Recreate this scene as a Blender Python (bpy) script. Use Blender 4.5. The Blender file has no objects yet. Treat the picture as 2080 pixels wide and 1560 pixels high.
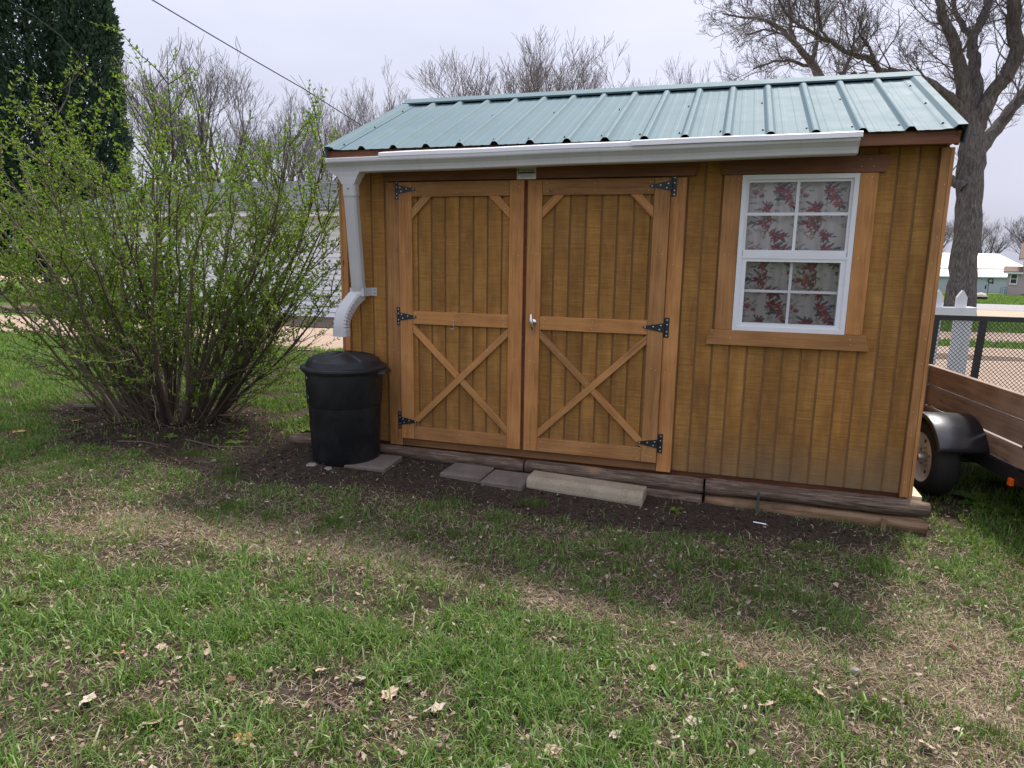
import bpy, math, random
import numpy as np
from mathutils import Vector, Matrix, Quaternion

random.seed(7)
S = bpy.context.scene
COL = S.collection
R = math.radians

# ------------------------------------------------------------------ camera
cam_d = bpy.data.cameras.new('camera'); cam = bpy.data.objects.new('camera', cam_d); COL.objects.link(cam)
cam_d.sensor_width = 36.0; cam_d.lens = 1406.717 / 2080 * 36.0
cam_d.clip_start = 0.05; cam_d.clip_end = 3000
def cam_matrix(loc, pitch, yaw, roll):
    p, y, r = R(pitch), R(yaw), R(roll)
    f = Vector((math.sin(y) * math.cos(p), math.cos(y) * math.cos(p), math.sin(p)))
    rt = Vector((math.cos(y), -math.sin(y), 0)); up = rt.cross(f)
    r2 = rt * math.cos(r) + up * math.sin(r); u2 = up * math.cos(r) - rt * math.sin(r)
    m = Matrix((r2, u2, -f)).transposed().to_4x4(); m.translation = Vector(loc)
    return m
cam.matrix_world = cam_matrix((1.27617, -4.40910, 1.54006), -10.41084, -17.16689, 0.88366)
S.camera = cam
S.render.resolution_x = 1024; S.render.resolution_y = 768

# ------------------------------------------------------------------ sky and sun
SUN_DIR = Vector((0.42, 1.35, 2.10)).normalized()
sun_el = math.asin(SUN_DIR.z); sun_az = math.atan2(SUN_DIR.x, SUN_DIR.y)
W = bpy.data.worlds.new('World'); S.world = W; W.use_nodes = True
wn, wl = W.node_tree.nodes, W.node_tree.links
wn.clear()
w_out = wn.new('ShaderNodeOutputWorld'); w_bg = wn.new('ShaderNodeBackground'); w_bg2 = wn.new('ShaderNodeBackground')
w_add = wn.new('ShaderNodeAddShader')
sky = wn.new('ShaderNodeTexSky'); sky.sky_type = 'NISHITA'; sky.sun_disc = False
sky.sun_elevation = sun_el; sky.sun_rotation = sun_az; sky.dust_density = 4.0; sky.air_density = 1.2
w_bg.inputs['Strength'].default_value = 0.008
wl.new(sky.outputs[0], w_bg.inputs['Color'])
# the cloud layer: an overcast deck, brighter overhead than at the horizon, with soft bands
tc = wn.new('ShaderNodeTexCoord'); sep = wn.new('ShaderNodeSeparateXYZ'); wl.new(tc.outputs['Generated'], sep.inputs[0])
mx = wn.new('ShaderNodeMath'); mx.operation = 'MAXIMUM'; mx.inputs[1].default_value = 0.0; wl.new(sep.outputs['Z'], mx.inputs[0])
ml = wn.new('ShaderNodeMath'); ml.operation = 'MULTIPLY_ADD'; ml.inputs[1].default_value = 0.72; ml.inputs[2].default_value = 0.54
wl.new(mx.outputs[0], ml.inputs[0])
mp = wn.new('ShaderNodeMapping'); mp.inputs['Scale'].default_value = (1.0, 1.0, 3.0); wl.new(tc.outputs['Generated'], mp.inputs[0])
nz = wn.new('ShaderNodeTexNoise'); nz.inputs['Scale'].default_value = 2.2; nz.inputs['Detail'].default_value = 4.0; nz.inputs['Roughness'].default_value = 0.5
wl.new(mp.outputs[0], nz.inputs['Vector'])
rg = wn.new('ShaderNodeMapRange'); rg.inputs['From Min'].default_value = 0.3; rg.inputs['From Max'].default_value = 0.7
rg.inputs['To Min'].default_value = 0.90; rg.inputs['To Max'].default_value = 1.08; wl.new(nz.outputs[0], rg.inputs[0])
ms = wn.new('ShaderNodeMath'); ms.operation = 'MULTIPLY'; wl.new(ml.outputs[0], ms.inputs[0]); wl.new(rg.outputs[0], ms.inputs[1])
w_bg2.inputs['Color'].default_value = (0.93, 0.955, 1.16, 1); wl.new(ms.outputs[0], w_bg2.inputs['Strength'])
wl.new(w_bg.outputs[0], w_add.inputs[0]); wl.new(w_bg2.outputs[0], w_add.inputs[1]); wl.new(w_add.outputs[0], w_out.inputs[0])

sun_d = bpy.data.lights.new('sun', 'SUN'); sun_d.energy = 4.5; sun_d.angle = R(7.0); sun_d.color = (1.0, 0.955, 0.88)
sun = bpy.data.objects.new('sun', sun_d); COL.objects.link(sun)
sun.rotation_euler = (-SUN_DIR).to_track_quat('-Z', 'Y').to_euler(); sun.location = SUN_DIR * 60

S.view_settings.view_transform = 'Standard'; S.view_settings.look = 'None'
S.view_settings.exposure = 0.20; S.view_settings.gamma = 1.0; S.view_settings.use_curve_mapping = False
S.render.engine = 'CYCLES'
S.cycles.max_bounces = 5; S.cycles.diffuse_bounces = 3; S.cycles.glossy_bounces = 2; S.cycles.transmission_bounces = 3; S.cycles.transparent_max_bounces = 10

# ------------------------------------------------------------------ object helpers
WM = {}
def link(o, parent=None, wm=None):
    """link an object whose world matrix is wm under parent"""
    COL.objects.link(o)
    wm = wm or Matrix.Identity(4)
    WM[o.name] = wm
    if parent is not None:
        o.parent = parent
        o.matrix_basis = WM[parent.name].inverted() @ wm
    else:
        o.matrix_basis = wm
    return o
def tag(o, label=None, cat=None, group=None, kind=None):
    if label: o['label'] = label
    if cat: o['category'] = cat
    if group: o['group'] = group
    if kind: o['kind'] = kind
    return o
def thing(name, loc, label, cat, group=None, rotz=0.0):
    o = bpy.data.objects.new(name, None); o.empty_display_size = 0.1
    link(o, None, Matrix.Translation(loc) @ Matrix.Rotation(rotz, 4, 'Z'))
    return tag(o, label, cat, group)
def mesh_obj(name, verts, faces, mat, parent=None, wm=None, smooth=False, kind=None):
    me = bpy.data.meshes.new(name); me.from_pydata([tuple(v) for v in verts], [], faces); me.update()
    if mat is not None: me.materials.append(mat)
    if smooth: me.shade_smooth(); me.set_sharp_from_angle(angle=R(40))
    o = bpy.data.objects.new(name, me); link(o, parent, wm)
    if kind: o['kind'] = kind
    return o
def shared(name, me, parent=None, wm=None):
    return link(bpy.data.objects.new(name, me), parent, wm)
def big_mesh(name, V, F, mat, parent=None, kind=None, smooth=False):
    """V (n,3) float array, F (m,3) or (m,4) int array, fast path"""
    me = bpy.data.meshes.new(name)
    V = np.ascontiguousarray(V, dtype=np.float32); F = np.ascontiguousarray(F, dtype=np.int32)
    m, k = F.shape
    me.vertices.add(len(V)); me.vertices.foreach_set('co', V.ravel())
    me.loops.add(m * k); me.loops.foreach_set('vertex_index', F.ravel())
    me.polygons.add(m); me.polygons.foreach_set('loop_start', np.arange(0, m * k, k, dtype=np.int32))
    if smooth: me.polygons.foreach_set('use_smooth', np.ones(m, dtype=bool))
    me.update(calc_edges=True)
    me.materials.append(mat)
    o = bpy.data.objects.new(name, me); link(o, parent)
    if kind: o['kind'] = kind
    return o

class MB:
    def __init__(s): s.v = []; s.f = []
    def add(s, v, f):
        b = len(s.v); s.v += [tuple(p) for p in v]; s.f += [tuple(i + b for i in q) for q in f]; return s
    def box(s, x0, x1, y0, y1, z0, z1):
        return s.add([(x0,y0,z0),(x1,y0,z0),(x1,y1,z0),(x0,y1,z0),(x0,y0,z1),(x1,y0,z1),(x1,y1,z1),(x0,y1,z1)],
                     [(0,3,2,1),(4,5,6,7),(0,1,5,4),(1,2,6,5),(2,3,7,6),(3,0,4,7)])
    def prism(s, poly, axis, a, b):
        """poly: list of 2d points, extruded along axis 'x','y','z' from a to b"""
        def P(u, w, t):
            return {'x': (t, u, w), 'y': (u, t, w), 'z': (u, w, t)}[axis]
        n = len(poly)
        v = [P(u, w, a) for u, w in poly] + [P(u, w, b) for u, w in poly]
        f = [tuple(range(n)), tuple(range(2 * n - 1, n - 1, -1))] + [(i, n + i, n + (i + 1) % n, (i + 1) % n) for i in range(n)]
        return s.add(v, f)
    def tube(s, pts, rad, n=8, cap=True, sx=1.0, sy=1.0):
        pts = [Vector(p) for p in pts]; rad = rad if hasattr(rad, '__len__') else [rad] * len(pts)
        ref = None; rings = []
        for i, p in enumerate(pts):
            d = (pts[min(i + 1, len(pts) - 1)] - pts[max(i - 1, 0)]).normalized()
            if ref is None:
                ref = Vector((0, 0, 1)) if abs(d.z) < 0.9 else Vector((1, 0, 0))
            a = (ref - d * ref.dot(d)).normalized(); b = d.cross(a); ref = a
            rings.append([p + a * (math.cos(t) * rad[i] * sx) + b * (math.sin(t) * rad[i] * sy) for t in [2 * math.pi * k / n for k in range(n)]])
        v = [q for r_ in rings for q in r_]
        f = [(i * n + k, i * n + (k + 1) % n, (i + 1) * n + (k + 1) % n, (i + 1) * n + k) for i in range(len(pts) - 1) for k in range(n)]
        if cap: f += [tuple(range(n - 1, -1, -1)), tuple(range((len(pts) - 1) * n, len(pts) * n))]
        return s.add(v, f)
    def lathe(s, prof, c=(0, 0, 0), n=32, axis='z', capA=False, capB=False):
        v = []
        for r_, h in prof:
            for k in range(n):
                t = 2 * math.pi * k / n; a, b = r_ * math.cos(t), r_ * math.sin(t)
                v.append({'z': (c[0] + a, c[1] + b, c[2] + h), 'x': (c[0] + h, c[1] + a, c[2] + b), 'y': (c[0] + b, c[1] + h, c[2] + a)}[axis])
        f = [(i * n + k, i * n + (k + 1) % n, (i + 1) * n + (k + 1) % n, (i + 1) * n + k) for i in range(len(prof) - 1) for k in range(n)]
        if capA: f.append(tuple(range(n - 1, -1, -1)))
        if capB: f.append(tuple(range((len(prof) - 1) * n, len(prof) * n)))
        return s.add(v, f)
    def build(s, name, mat, parent=None, wm=None, smooth=False, kind=None):
        return mesh_obj(name, s.v, s.f, mat, parent, wm, smooth, kind)

def chamfer_box(lx, ly, lz, b=0.002, k0=0.0, k1=0.0, jit=0.0):
    """a board along local x, chamfered; ends sheared: x += k*z at each end"""
    hx, hy, hz = lx / 2, ly / 2, lz / 2
    v = []
    idx = {}
    for sx in (-1, 1):
        for sy in (-1, 1):
            for sz in (-1, 1):
                for a in range(3):
                    p = [sx * (hx - b), sy * (hy - b), sz * (hz - b)]
                    p[a] = (sx * hx, sy * hy, sz * hz)[a]
                    p[0] += (k0 if sx < 0 else k1) * p[2]
                    idx[(sx, sy, sz, a)] = len(v); v.append(tuple(p))
    f = []
    def face(keys, n):
        q = [idx[k] for k in keys]; c = [Vector(v[i]) for i in q]
        nn = (c[1] - c[0]).cross(c[2] - c[0])
        if nn.dot(Vector(n)) < 0: q.reverse()
        f.append(tuple(q))
    for a in range(3):
        o1, o2 = [i for i in range(3) if i != a]
        for s_ in (-1, 1):
            ks = []
            for t1, t2 in ((-1, -1), (1, -1), (1, 1), (-1, 1)):
                sg = [0, 0, 0]; sg[a] = s_; sg[o1] = t1; sg[o2] = t2; ks.append((*sg, a))
            n = [0, 0, 0]; n[a] = s_; face(ks, n)
        for t1 in (-1, 1):
            for t2 in (-1, 1):
                ks = []
                for s_ in (-1, 1):
                    sg = [0, 0, 0]; sg[a] = s_; sg[o1] = t1; sg[o2] = t2
                    ks += [(*sg, o1), (*sg, o2)] if s_ < 0 else [(*sg, o2), (*sg, o1)]
                n = [0, 0, 0]; n[o1] = t1; n[o2] = t2; face(ks, n)
    for sx in (-1, 1):
        for sy in (-1, 1):
            for sz in (-1, 1):
                face([(sx, sy, sz, 0), (sx, sy, sz, 1), (sx, sy, sz, 2)], (sx, sy, sz))
    return v, f
BOARD_CACHE = {}
def board(name, mat, parent, x0, z0, x1, z1, w, y0, y1, k0=0.0, k1=0.0, b=0.002):
    """board in the wall's plane: centre line (x0,z0)-(x1,z1), width w, between depths y0 (front) and y1"""
    L = math.hypot(x1 - x0, z1 - z0); a = math.atan2(z1 - z0, x1 - x0)
    key = (name, mat.name, round(L, 4), round(w, 4), round(y1 - y0, 4), round(k0, 3), round(k1, 3))
    wm = Matrix.Translation(((x0 + x1) / 2, (y0 + y1) / 2, (z0 + z1) / 2)) @ Matrix.Rotation(-a, 4, 'Y')
    if key in BOARD_CACHE: return shared(name, BOARD_CACHE[key], parent, wm)
    v, f = chamfer_box(L, y1 - y0, w, b, k0, k1)
    o = mesh_obj(name, v, f, mat, parent, wm); BOARD_CACHE[key] = o.data
    return o

# ------------------------------------------------------------------ noise and terrain
def vnoise(x, y, seed=0):
    x = np.asarray(x, dtype=np.float64); y = np.asarray(y, dtype=np.float64)
    xi = np.floor(x).astype(np.int64); yi = np.floor(y).astype(np.int64); fx = x - xi; fy = y - yi
    def h(a, b):
        n = (a * 374761393 + b * 668265263 + seed * 974711) & 0x7fffffff
        n = ((n ^ (n >> 13)) * 1274126177) & 0x7fffffff
        return ((n ^ (n >> 16)) & 0xffff) / 65535.0
    u = fx * fx * (3 - 2 * fx); v = fy * fy * (3 - 2 * fy)
    return (h(xi, yi) * (1 - u) + h(xi + 1, yi) * u) * (1 - v) + (h(xi, yi + 1) * (1 - u) + h(xi + 1, yi + 1) * u) * v
def fbm(x, y, seed=0, o=4):
    t = 0; a = 0.5; s = 0
    for i in range(o):
        t = t + a * vnoise(np.asarray(x) * 2 ** i, np.asarray(y) * 2 ** i, seed + i * 17); s += a; a *= 0.55
    return t / s
def sstep(a, b, t):
    t = np.clip((t - a) / (b - a), 0, 1); return t * t * (3 - 2 * t)
def ground_base(x, y):
    x = np.asarray(x, dtype=np.float64); y = np.asarray(y, dtype=np.float64)
    t = (0.09 - 0.035 * x)
    g = np.clip(t, -0.012, 0.145)
    far = np.clip(y - 15, 0, 90)
    return g - 0.025 * far
def ground(x, y):
    x = np.asarray(x, dtype=np.float64); y = np.asarray(y, dtype=np.float64)
    near = np.exp(-((x - 0.5) ** 2 + (y + 1) ** 2) / 60.0)
    n = (fbm(x * 1.1, y * 1.1, 3, 4) - 0.5) * 0.05 + (fbm(x * 6, y * 6, 9, 3) - 0.5) * 0.018
    # flat where the shed, logs and pavers sit
    pad = sstep(0.55, 0.15, np.maximum(np.abs(x - 0.45) - 2.0, 0) + np.maximum(np.abs(y - 0.85) - 1.25, 0))
    return ground_base(x, y) + n * near * (1 - 0.75 * pad)
def gh(x, y): return float(ground(x, y))

def blob(x, y, cx, cy, rx, ry, rot=0.0):
    c, s = math.cos(rot), math.sin(rot); dx, dy = x - cx, y - cy
    u, v = (dx * c + dy * s) / rx, (-dx * s + dy * c) / ry
    return np.exp(-(u * u + v * v))
def masks(x, y):
    """what the lawn is at (x,y): bare soil, dead straw, green, each 0..1"""
    x = np.asarray(x, dtype=np.float64); y = np.asarray(y, dtype=np.float64)
    n1 = fbm(x * 1.3, y * 1.3, 21, 4); n2 = fbm(x * 3.1 + 5, y * 3.1, 33, 4); n3 = fbm(x * 7, y * 7, 44, 3)
    soil = 1.35 * blob(x, y, -2.35, -0.35, 1.25, 0.42) + 1.25 * blob(x, y, -0.35, -0.42, 1.4, 0.33) + 1.05 * blob(x, y, 0.75, -0.42, 1.0, 0.28) \
        + 1.25 * blob(x, y, -3.3, 0.3, 0.95, 0.6) + 0.62 * blob(x, y, 1.7, -0.28, 0.8, 0.20) + 0.5 * blob(x, y, -0.5, -1.95, 0.75, 0.22, -0.15) + 0.5 * blob(x, y, 0.3, -1.82, 0.35, 0.14) \
        + 0.75 * blob(x, y, -1.6, -0.8, 0.6, 0.25) + 0.4 * blob(x, y, 2.6, -1.6, 0.5, 0.3) + 0.42 * blob(x, y, 0.05, -2.55, 0.35, 0.12) \
        + 1.2 * np.where((y > -0.12) & (y < 2.2) & (x > -1.4) & (x < 2.5), 1.0, 0.0)
    soil = sstep(0.30, 0.72, soil + (n2 - 0.5) * 0.75 + (n3 - 0.5) * 0.35)
    straw = 1.0 * blob(x, y, -1.55, -1.72, 1.05, 0.25, 0.18) + 0.9 * blob(x, y, -0.35, -1.55, 0.75, 0.18) + 0.5 * blob(x, y, 0.7, -1.68, 0.6, 0.14) \
        + 0.75 * blob(x, y, 2.3, -1.65, 0.42, 0.5, -0.3) + 0.5 * blob(x, y, 1.5, -1.72, 0.45, 0.18) + 0.35 * blob(x, y, 2.25, -0.95, 0.16, 0.4) + 0.12 * blob(x, y, 0.9, -0.95, 1.2, 0.35) \
        + 0.5 * blob(x, y, -2.6, -1.15, 0.7, 0.16) + 0.45 * blob(x, y, 2.0, -2.3, 0.5, 0.3)
    straw = sstep(0.28, 0.85, straw + (n1 - 0.5) * 0.7 + (n2 - 0.5) * 0.8)
    green = 1 - 0.97 * soil - 0.62 * straw * (1 - soil)
    green = green * sstep(0.36, 0.60, n2 * 0.65 + n1 * 0.35 + 0.10)
    return np.clip(soil, 0, 1), np.clip(straw, 0, 1), np.clip(green, 0, 1)

# ------------------------------------------------------------------ material helpers
class NT:
    def __init__(s, name):
        s.m = bpy.data.materials.new(name); s.m.use_nodes = True
        s.n = s.m.node_tree.nodes; s.l = s.m.node_tree.links; s.n.clear()
        s.out = s.n.new('ShaderNodeOutputMaterial')
    def node(s, t, **kw):
        o = s.n.new(t)
        for k, v in kw.items():
            if hasattr(o, k) and k not in ('Scale',): setattr(o, k, v)
        return o
    def val(s, sock, v):
        if hasattr(v, 'is_output') or hasattr(v, 'links'): s.l.new(v, sock)
        elif isinstance(v, (tuple, list)) and len(v) == 3 and sock.type == 'RGBA': sock.default_value = (*v, 1)
        else: sock.default_value = v
    def coords(s, kind='Object', scale=(1, 1, 1), rnd=0.0, loc=None):
        t = s.n.new('ShaderNodeTexCoord'); m = s.n.new('ShaderNodeMapping'); s.l.new(t.outputs[kind], m.inputs[0])
        m.inputs['Scale'].default_value = scale
        if rnd:
            oi = s.n.new('ShaderNodeObjectInfo'); mu = s.n.new('ShaderNodeVectorMath'); mu.operation = 'SCALE'
            co = s.n.new('ShaderNodeCombineXYZ')
            for i in range(3): s.l.new(oi.outputs['Random'], co.inputs[i])
            s.l.new(co.outputs[0], mu.inputs[0]); mu.inputs['Scale'].default_value = rnd; s.l.new(mu.outputs[0], m.inputs['Location'])
        elif loc: m.inputs['Location'].default_value = loc
        return m.outputs[0]
    def noise(s, vec, scale=5, detail=4, rough=0.55, dist=0.0):
        o = s.n.new('ShaderNodeTexNoise'); s.l.new(vec, o.inputs['Vector'])
        o.inputs['Scale'].default_value = scale; o.inputs['Detail'].default_value = detail; o.inputs['Roughness'].default_value = rough; o.inputs['Distortion'].default_value = dist
        return o.outputs[0]
    def ramp(s, fac, stops):
        o = s.n.new('ShaderNodeValToRGB'); s.l.new(fac, o.inputs[0]); e = o.color_ramp.elements
        while len(e) < len(stops): e.new(0.5)
        for i, (p, c) in enumerate(stops):
            e[i].position = p; e[i].color = (*c, 1) if len(c) == 3 else c
        return o.outputs[0]
    def rng(s, fac, a, b, c, d):
        o = s.n.new('ShaderNodeMapRange'); s.l.new(fac, o.inputs[0])
        for i, v in enumerate((a, b, c, d)): o.inputs[i + 1].default_value = v
        return o.outputs[0]
    def mix(s, fac, a, b, mode='MIX'):
        o = s.n.new('ShaderNodeMix'); o.data_type = 'RGBA'; o.blend_type = mode
        s.val(o.inputs[0], fac); s.val(o.inputs[6], a); s.val(o.inputs[7], b); return o.outputs[2]
    def math(s, op, a, b=0.0):
        o = s.n.new('ShaderNodeMath'); o.operation = op; s.val(o.inputs[0], a); s.val(o.inputs[1], b); return o.outputs[0]
    def attr(s, name):
        o = s.n.new('ShaderNodeAttribute'); o.attribute_name = name; return o
    def random(s): return s.n.new('ShaderNodeObjectInfo').outputs['Random']
    def island(s): return s.n.new('ShaderNodeNewGeometry').outputs['Random Per Island']
    def bump(s, h, strength=0.3, dist=0.01):
        o = s.n.new('ShaderNodeBump'); s.l.new(h, o.inputs['Height']); o.inputs['Strength'].default_value = strength; o.inputs['Distance'].default_value = dist; return o.outputs[0]
    def principled(s, color, rough=0.6, metal=0.0, normal=None, spec=0.5, coat=0.0):
        p = s.n.new('ShaderNodeBsdfPrincipled'); s.val(p.inputs['Base Color'], color); s.val(p.inputs['Roughness'], rough)
        p.inputs['Metallic'].default_value = metal; p.inputs['Specular IOR Level'].default_value = spec; p.inputs['Coat Weight'].default_value = coat
        if normal is not None: s.l.new(normal, p.inputs['Normal'])
        return p.outputs[0]
    def done(s, sh): s.l.new(sh, s.out.inputs[0]); return s.m

def m_plain(name, col, rough=0.6, metal=0.0, var=0.12, scale=8.0, bump=0.05, spec=0.5):
    t = NT(name); v = t.coords('Object', rnd=3.0); n = t.noise(v, scale, 5, 0.6)
    c = t.mix(t.rng(n, 0.3, 0.7, 0, 1), tuple(x * (1 - var) for x in col), tuple(min(1, x * (1 + var)) for x in col))
    r = t.rng(t.noise(v, scale * 2.7, 3), 0.3, 0.7, max(0.03, rough - 0.08), min(1, rough + 0.08))
    return t.done(t.principled(c, r, metal, t.bump(t.noise(v, scale * 9, 4), bump, 0.004), spec))

def m_wood(name, dark, mid, light, grain=1.0, knots=True, weather=0.0, rough=0.62):
    """sawn board, grain along local x"""
    t = NT(name)
    v = t.coords('Object', (0.55, 9, 9), rnd=37.0); g = t.noise(v, 5.0, 7, 0.62, 0.6)
    v2 = t.coords('Object', (0.9, 38, 38), rnd=11.0); fine = t.noise(v2, 5.0, 3, 0.6)
    v3 = t.coords('Object', (1, 1, 1), rnd=19.0); blot = t.noise(v3, 3.2, 4, 0.55)
    c = t.ramp(g, [(0.28, dark), (0.5, mid), (0.74, light)])
    c = t.mix(t.rng(fine, 0.35, 0.7, 0.0, 0.38 * grain), c, tuple(x * 0.55 for x in dark))
    c = t.mix(t.rng(blot, 0.42, 0.75, 0.0, 0.5), c, tuple(x * 1.25 for x in light))
    rr = t.random(); c = t.mix(1.0, c, t.ramp(rr, [(0, (0.80, 0.80, 0.82)), (0.5, (1, 1, 1)), (1, (1.15, 1.08, 1.0))]), 'MULTIPLY')
    if knots:
        vo = t.n.new('ShaderNodeTexVoronoi'); t.l.new(t.coords('Object', (1.9, 4.5, 4.5), rnd=23.0), vo.inputs['Vector']); vo.inputs['Scale'].default_value = 1.6
        kf = t.rng(vo.outputs['Distance'], 0.03, 0.085, 0.85, 0.0); c = t.mix(kf, c, (0.045, 0.022, 0.012))
    if weather: c = t.mix(t.rng(t.noise(v3, 5.5, 5, 0.65), 0.45, 0.72, 0, weather), c, (0.20, 0.16, 0.135))
    bmp = t.bump(t.math('ADD', g, t.math('MULTIPLY', fine, 0.6)), 0.35, 0.004)
    return t.done(t.principled(c, rough, 0, bmp, 0.35))
# ------------------------------------------------------------------ materials
def m_siding():
    t = NT('stained_siding')
    band = t.noise(t.coords('Object', (62, 1.2, 2.5), rnd=31.0), 1.6, 3, 0.7)        # saw marks run across the plank
    band2 = t.noise(t.coords('Object', (150, 1.5, 6), rnd=13.0), 1.0, 2, 0.6)
    gr = t.noise(t.coords('Object', (2.2, 30, 30), rnd=7.0), 2.0, 5, 0.6)
    bl = t.noise(t.coords('Object', (1.4, 5, 5), rnd=17.0), 2.0, 5, 0.6)
    c = t.ramp(bl, [(0.25, (0.20, 0.090, 0.023)), (0.48, (0.325, 0.157, 0.036)), (0.66, (0.415, 0.212, 0.052)), (0.85, (0.55, 0.305, 0.092))])
    c = t.mix(t.rng(band, 0.40, 0.72, 0.0, 0.55), c, (0.155, 0.074, 0.024))
    c = t.mix(t.rng(band2, 0.56, 0.78, 0.0, 0.40), c, (0.54, 0.32, 0.115))
    c = t.mix(t.rng(gr, 0.5, 0.75, 0.0, 0.4), c, (0.17, 0.088, 0.032))
    c = t.mix(1.0, c, t.ramp(t.random(), [(0, (0.84, 0.84, 0.84)), (0.5, (1, 1, 1)), (1, (1.14, 1.1, 1.06))]), 'MULTIPLY')
    # pale scuffs where the stain has worn
    sc = t.noise(t.coords('Object', (5, 26, 26), rnd=3.0), 1.0, 4, 0.75)
    c = t.mix(t.rng(sc, 0.66, 0.80, 0, 0.55), c, (0.55, 0.36, 0.15))
    # rain splash: grey weathering with a ragged upper edge along the foot of the wall
    ge = t.n.new('ShaderNodeNewGeometry'); sp = t.n.new('ShaderNodeSeparateXYZ'); t.l.new(ge.outputs['Position'], sp.inputs[0])
    zz = t.math('ADD', sp.outputs['Z'], t.math('MULTIPLY', t.noise(ge.outputs['Position'], 3.0, 4, 0.6), -0.30))
    side = t.rng(sp.outputs['X'], 0.9, 1.6, 0.35, 1.0)
    c = t.mix(t.math('MULTIPLY', t.rng(zz, 0.06, 0.36, 0.72, 0.0), side), c, (0.155, 0.122, 0.078))
    h = t.math('ADD', band, t.math('MULTIPLY', band2, 0.5))
    return t.done(t.principled(c, 0.72, 0, t.bump(h, 0.55, 0.004), 0.25))
M_SIDING = m_siding()
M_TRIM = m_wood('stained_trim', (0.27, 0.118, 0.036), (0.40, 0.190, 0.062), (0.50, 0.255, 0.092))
M_TRIM_SHADE = m_wood('stained_trim_shaded', (0.135, 0.052, 0.027), (0.19, 0.075, 0.038), (0.25, 0.104, 0.050))  # darker trim copy, with the gutter's shade on the headers put into its colour
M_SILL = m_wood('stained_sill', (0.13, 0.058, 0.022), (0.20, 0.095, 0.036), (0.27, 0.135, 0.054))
M_GROOVE = m_plain('groove_stain', (0.20, 0.100, 0.034), 0.8)
M_WHITE = m_plain('white_vinyl', (0.74, 0.75, 0.77), 0.38, var=0.04, bump=0.01)
def m_gutter():
    t = NT('gutter_white'); v = t.coords('Object'); n = t.noise(v, 3.0, 5, 0.6); st = t.noise(t.coords('Object', (14, 1, 1.0)), 2.0, 4, 0.6)
    c = t.mix(t.rng(n, 0.35, 0.7, 0, 1), (0.53, 0.53, 0.54), (0.60, 0.60, 0.605)); c = t.mix(t.rng(st, 0.55, 0.8, 0, 0.3), c, (0.40, 0.385, 0.36))
    return t.done(t.principled(c, 0.36, 0, None, 0.5))
M_GUTTER = m_gutter()
M_FLASH = m_plain('white_aluminium', (0.80, 0.79, 0.81), 0.30, var=0.04, bump=0.02)
M_BLACKMETAL = m_plain('black_hinge_paint', (0.016, 0.017, 0.02), 0.42, var=0.3, bump=0.05)
M_SCREW = m_plain('zinc_screw', (0.52, 0.52, 0.50), 0.35, 0.8)
M_NAIL = m_plain('bright_nail', (0.74, 0.64, 0.50), 0.35, 0.2)
M_CHROME = m_plain('chrome', (0.70, 0.70, 0.70), 0.14, 1.0, var=0.05, bump=0.0)
M_DARKSCREW = m_plain('dark_screw', (0.03, 0.05, 0.05), 0.5)
def m_roof():
    t = NT('green_roof_metal'); v = t.coords('Object'); n = t.noise(v, 1.6, 5, 0.6); st = t.noise(t.coords('Object', (22, 1.0, 1.0)), 1.5, 4, 0.6)
    c = t.mix(t.rng(n, 0.3, 0.7, 0, 1), (0.125, 0.188, 0.204), (0.142, 0.206, 0.223)); c = t.mix(t.rng(st, 0.5, 0.8, 0, 0.12), c, (0.17, 0.23, 0.245))
    r = t.rng(t.noise(v, 7.0, 4, 0.6), 0.3, 0.7, 0.62, 0.70)
    return t.done(t.principled(c, r, 0.0, None, 0.12))
M_ROOF = m_roof()
def m_black_plastic():
    t = NT('black_plastic'); v = t.coords('Object'); n = t.noise(v, 5, 6, 0.65)
    c = t.mix(t.rng(n, 0.45, 0.75, 0, 1), (0.011, 0.0115, 0.0135), (0.026, 0.027, 0.031))
    d = t.noise(v, 26, 3, 0.6); c = t.mix(t.rng(d, 0.68, 0.8, 0, 0.25), c, (0.12, 0.12, 0.12))
    return t.done(t.principled(c, t.rng(n, 0.3, 0.7, 0.38, 0.55), 0, t.bump(t.noise(v, 260, 2), 0.12, 0.001), 0.4))
M_BIN = m_black_plastic()
def m_log():
    t = NT('weathered_log')
    v = t.coords('Object', (0.7, 9, 9), rnd=21.0); g = t.noise(v, 7.0, 9, 0.72, 0.3)
    b = t.noise(t.coords('Object', (1.2, 3, 3), rnd=9.0), 2.4, 5, 0.65)
    c = t.ramp(g, [(0.32, (0.038, 0.025, 0.018)), (0.5, (0.145, 0.102, 0.074)), (0.70, (0.30, 0.235, 0.18))])
    c = t.mix(t.rng(b, 0.5, 0.66, 0, 0.8), c, (0.085, 0.05, 0.033)); c = t.mix(t.rng(b, 0.28, 0.40, 0.75, 0), c, (0.30, 0.185, 0.10))
    return t.done(t.principled(c, 0.85, 0, t.bump(g, 0.9, 0.012), 0.2))
M_LOG = m_log()
def m_log_tan():
    t = NT('peeled_log')
    g = t.noise(t.coords('Object', (0.7, 9, 9), rnd=21.0), 3.0, 7, 0.68, 0.5); b = t.noise(t.coords('Object', (1.2, 3, 3), rnd=9.0), 2.4, 5, 0.65)
    c = t.ramp(g, [(0.3, (0.10, 0.058, 0.034)), (0.5, (0.24, 0.15, 0.085)), (0.72, (0.34, 0.235, 0.145))])
    c = t.mix(t.rng(b, 0.5, 0.66, 0, 0.8), c, (0.075, 0.045, 0.03))
    return t.done(t.principled(c, 0.85, 0, t.bump(g, 0.9, 0.012), 0.2))
M_LOG_T = m_log_tan()
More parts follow.
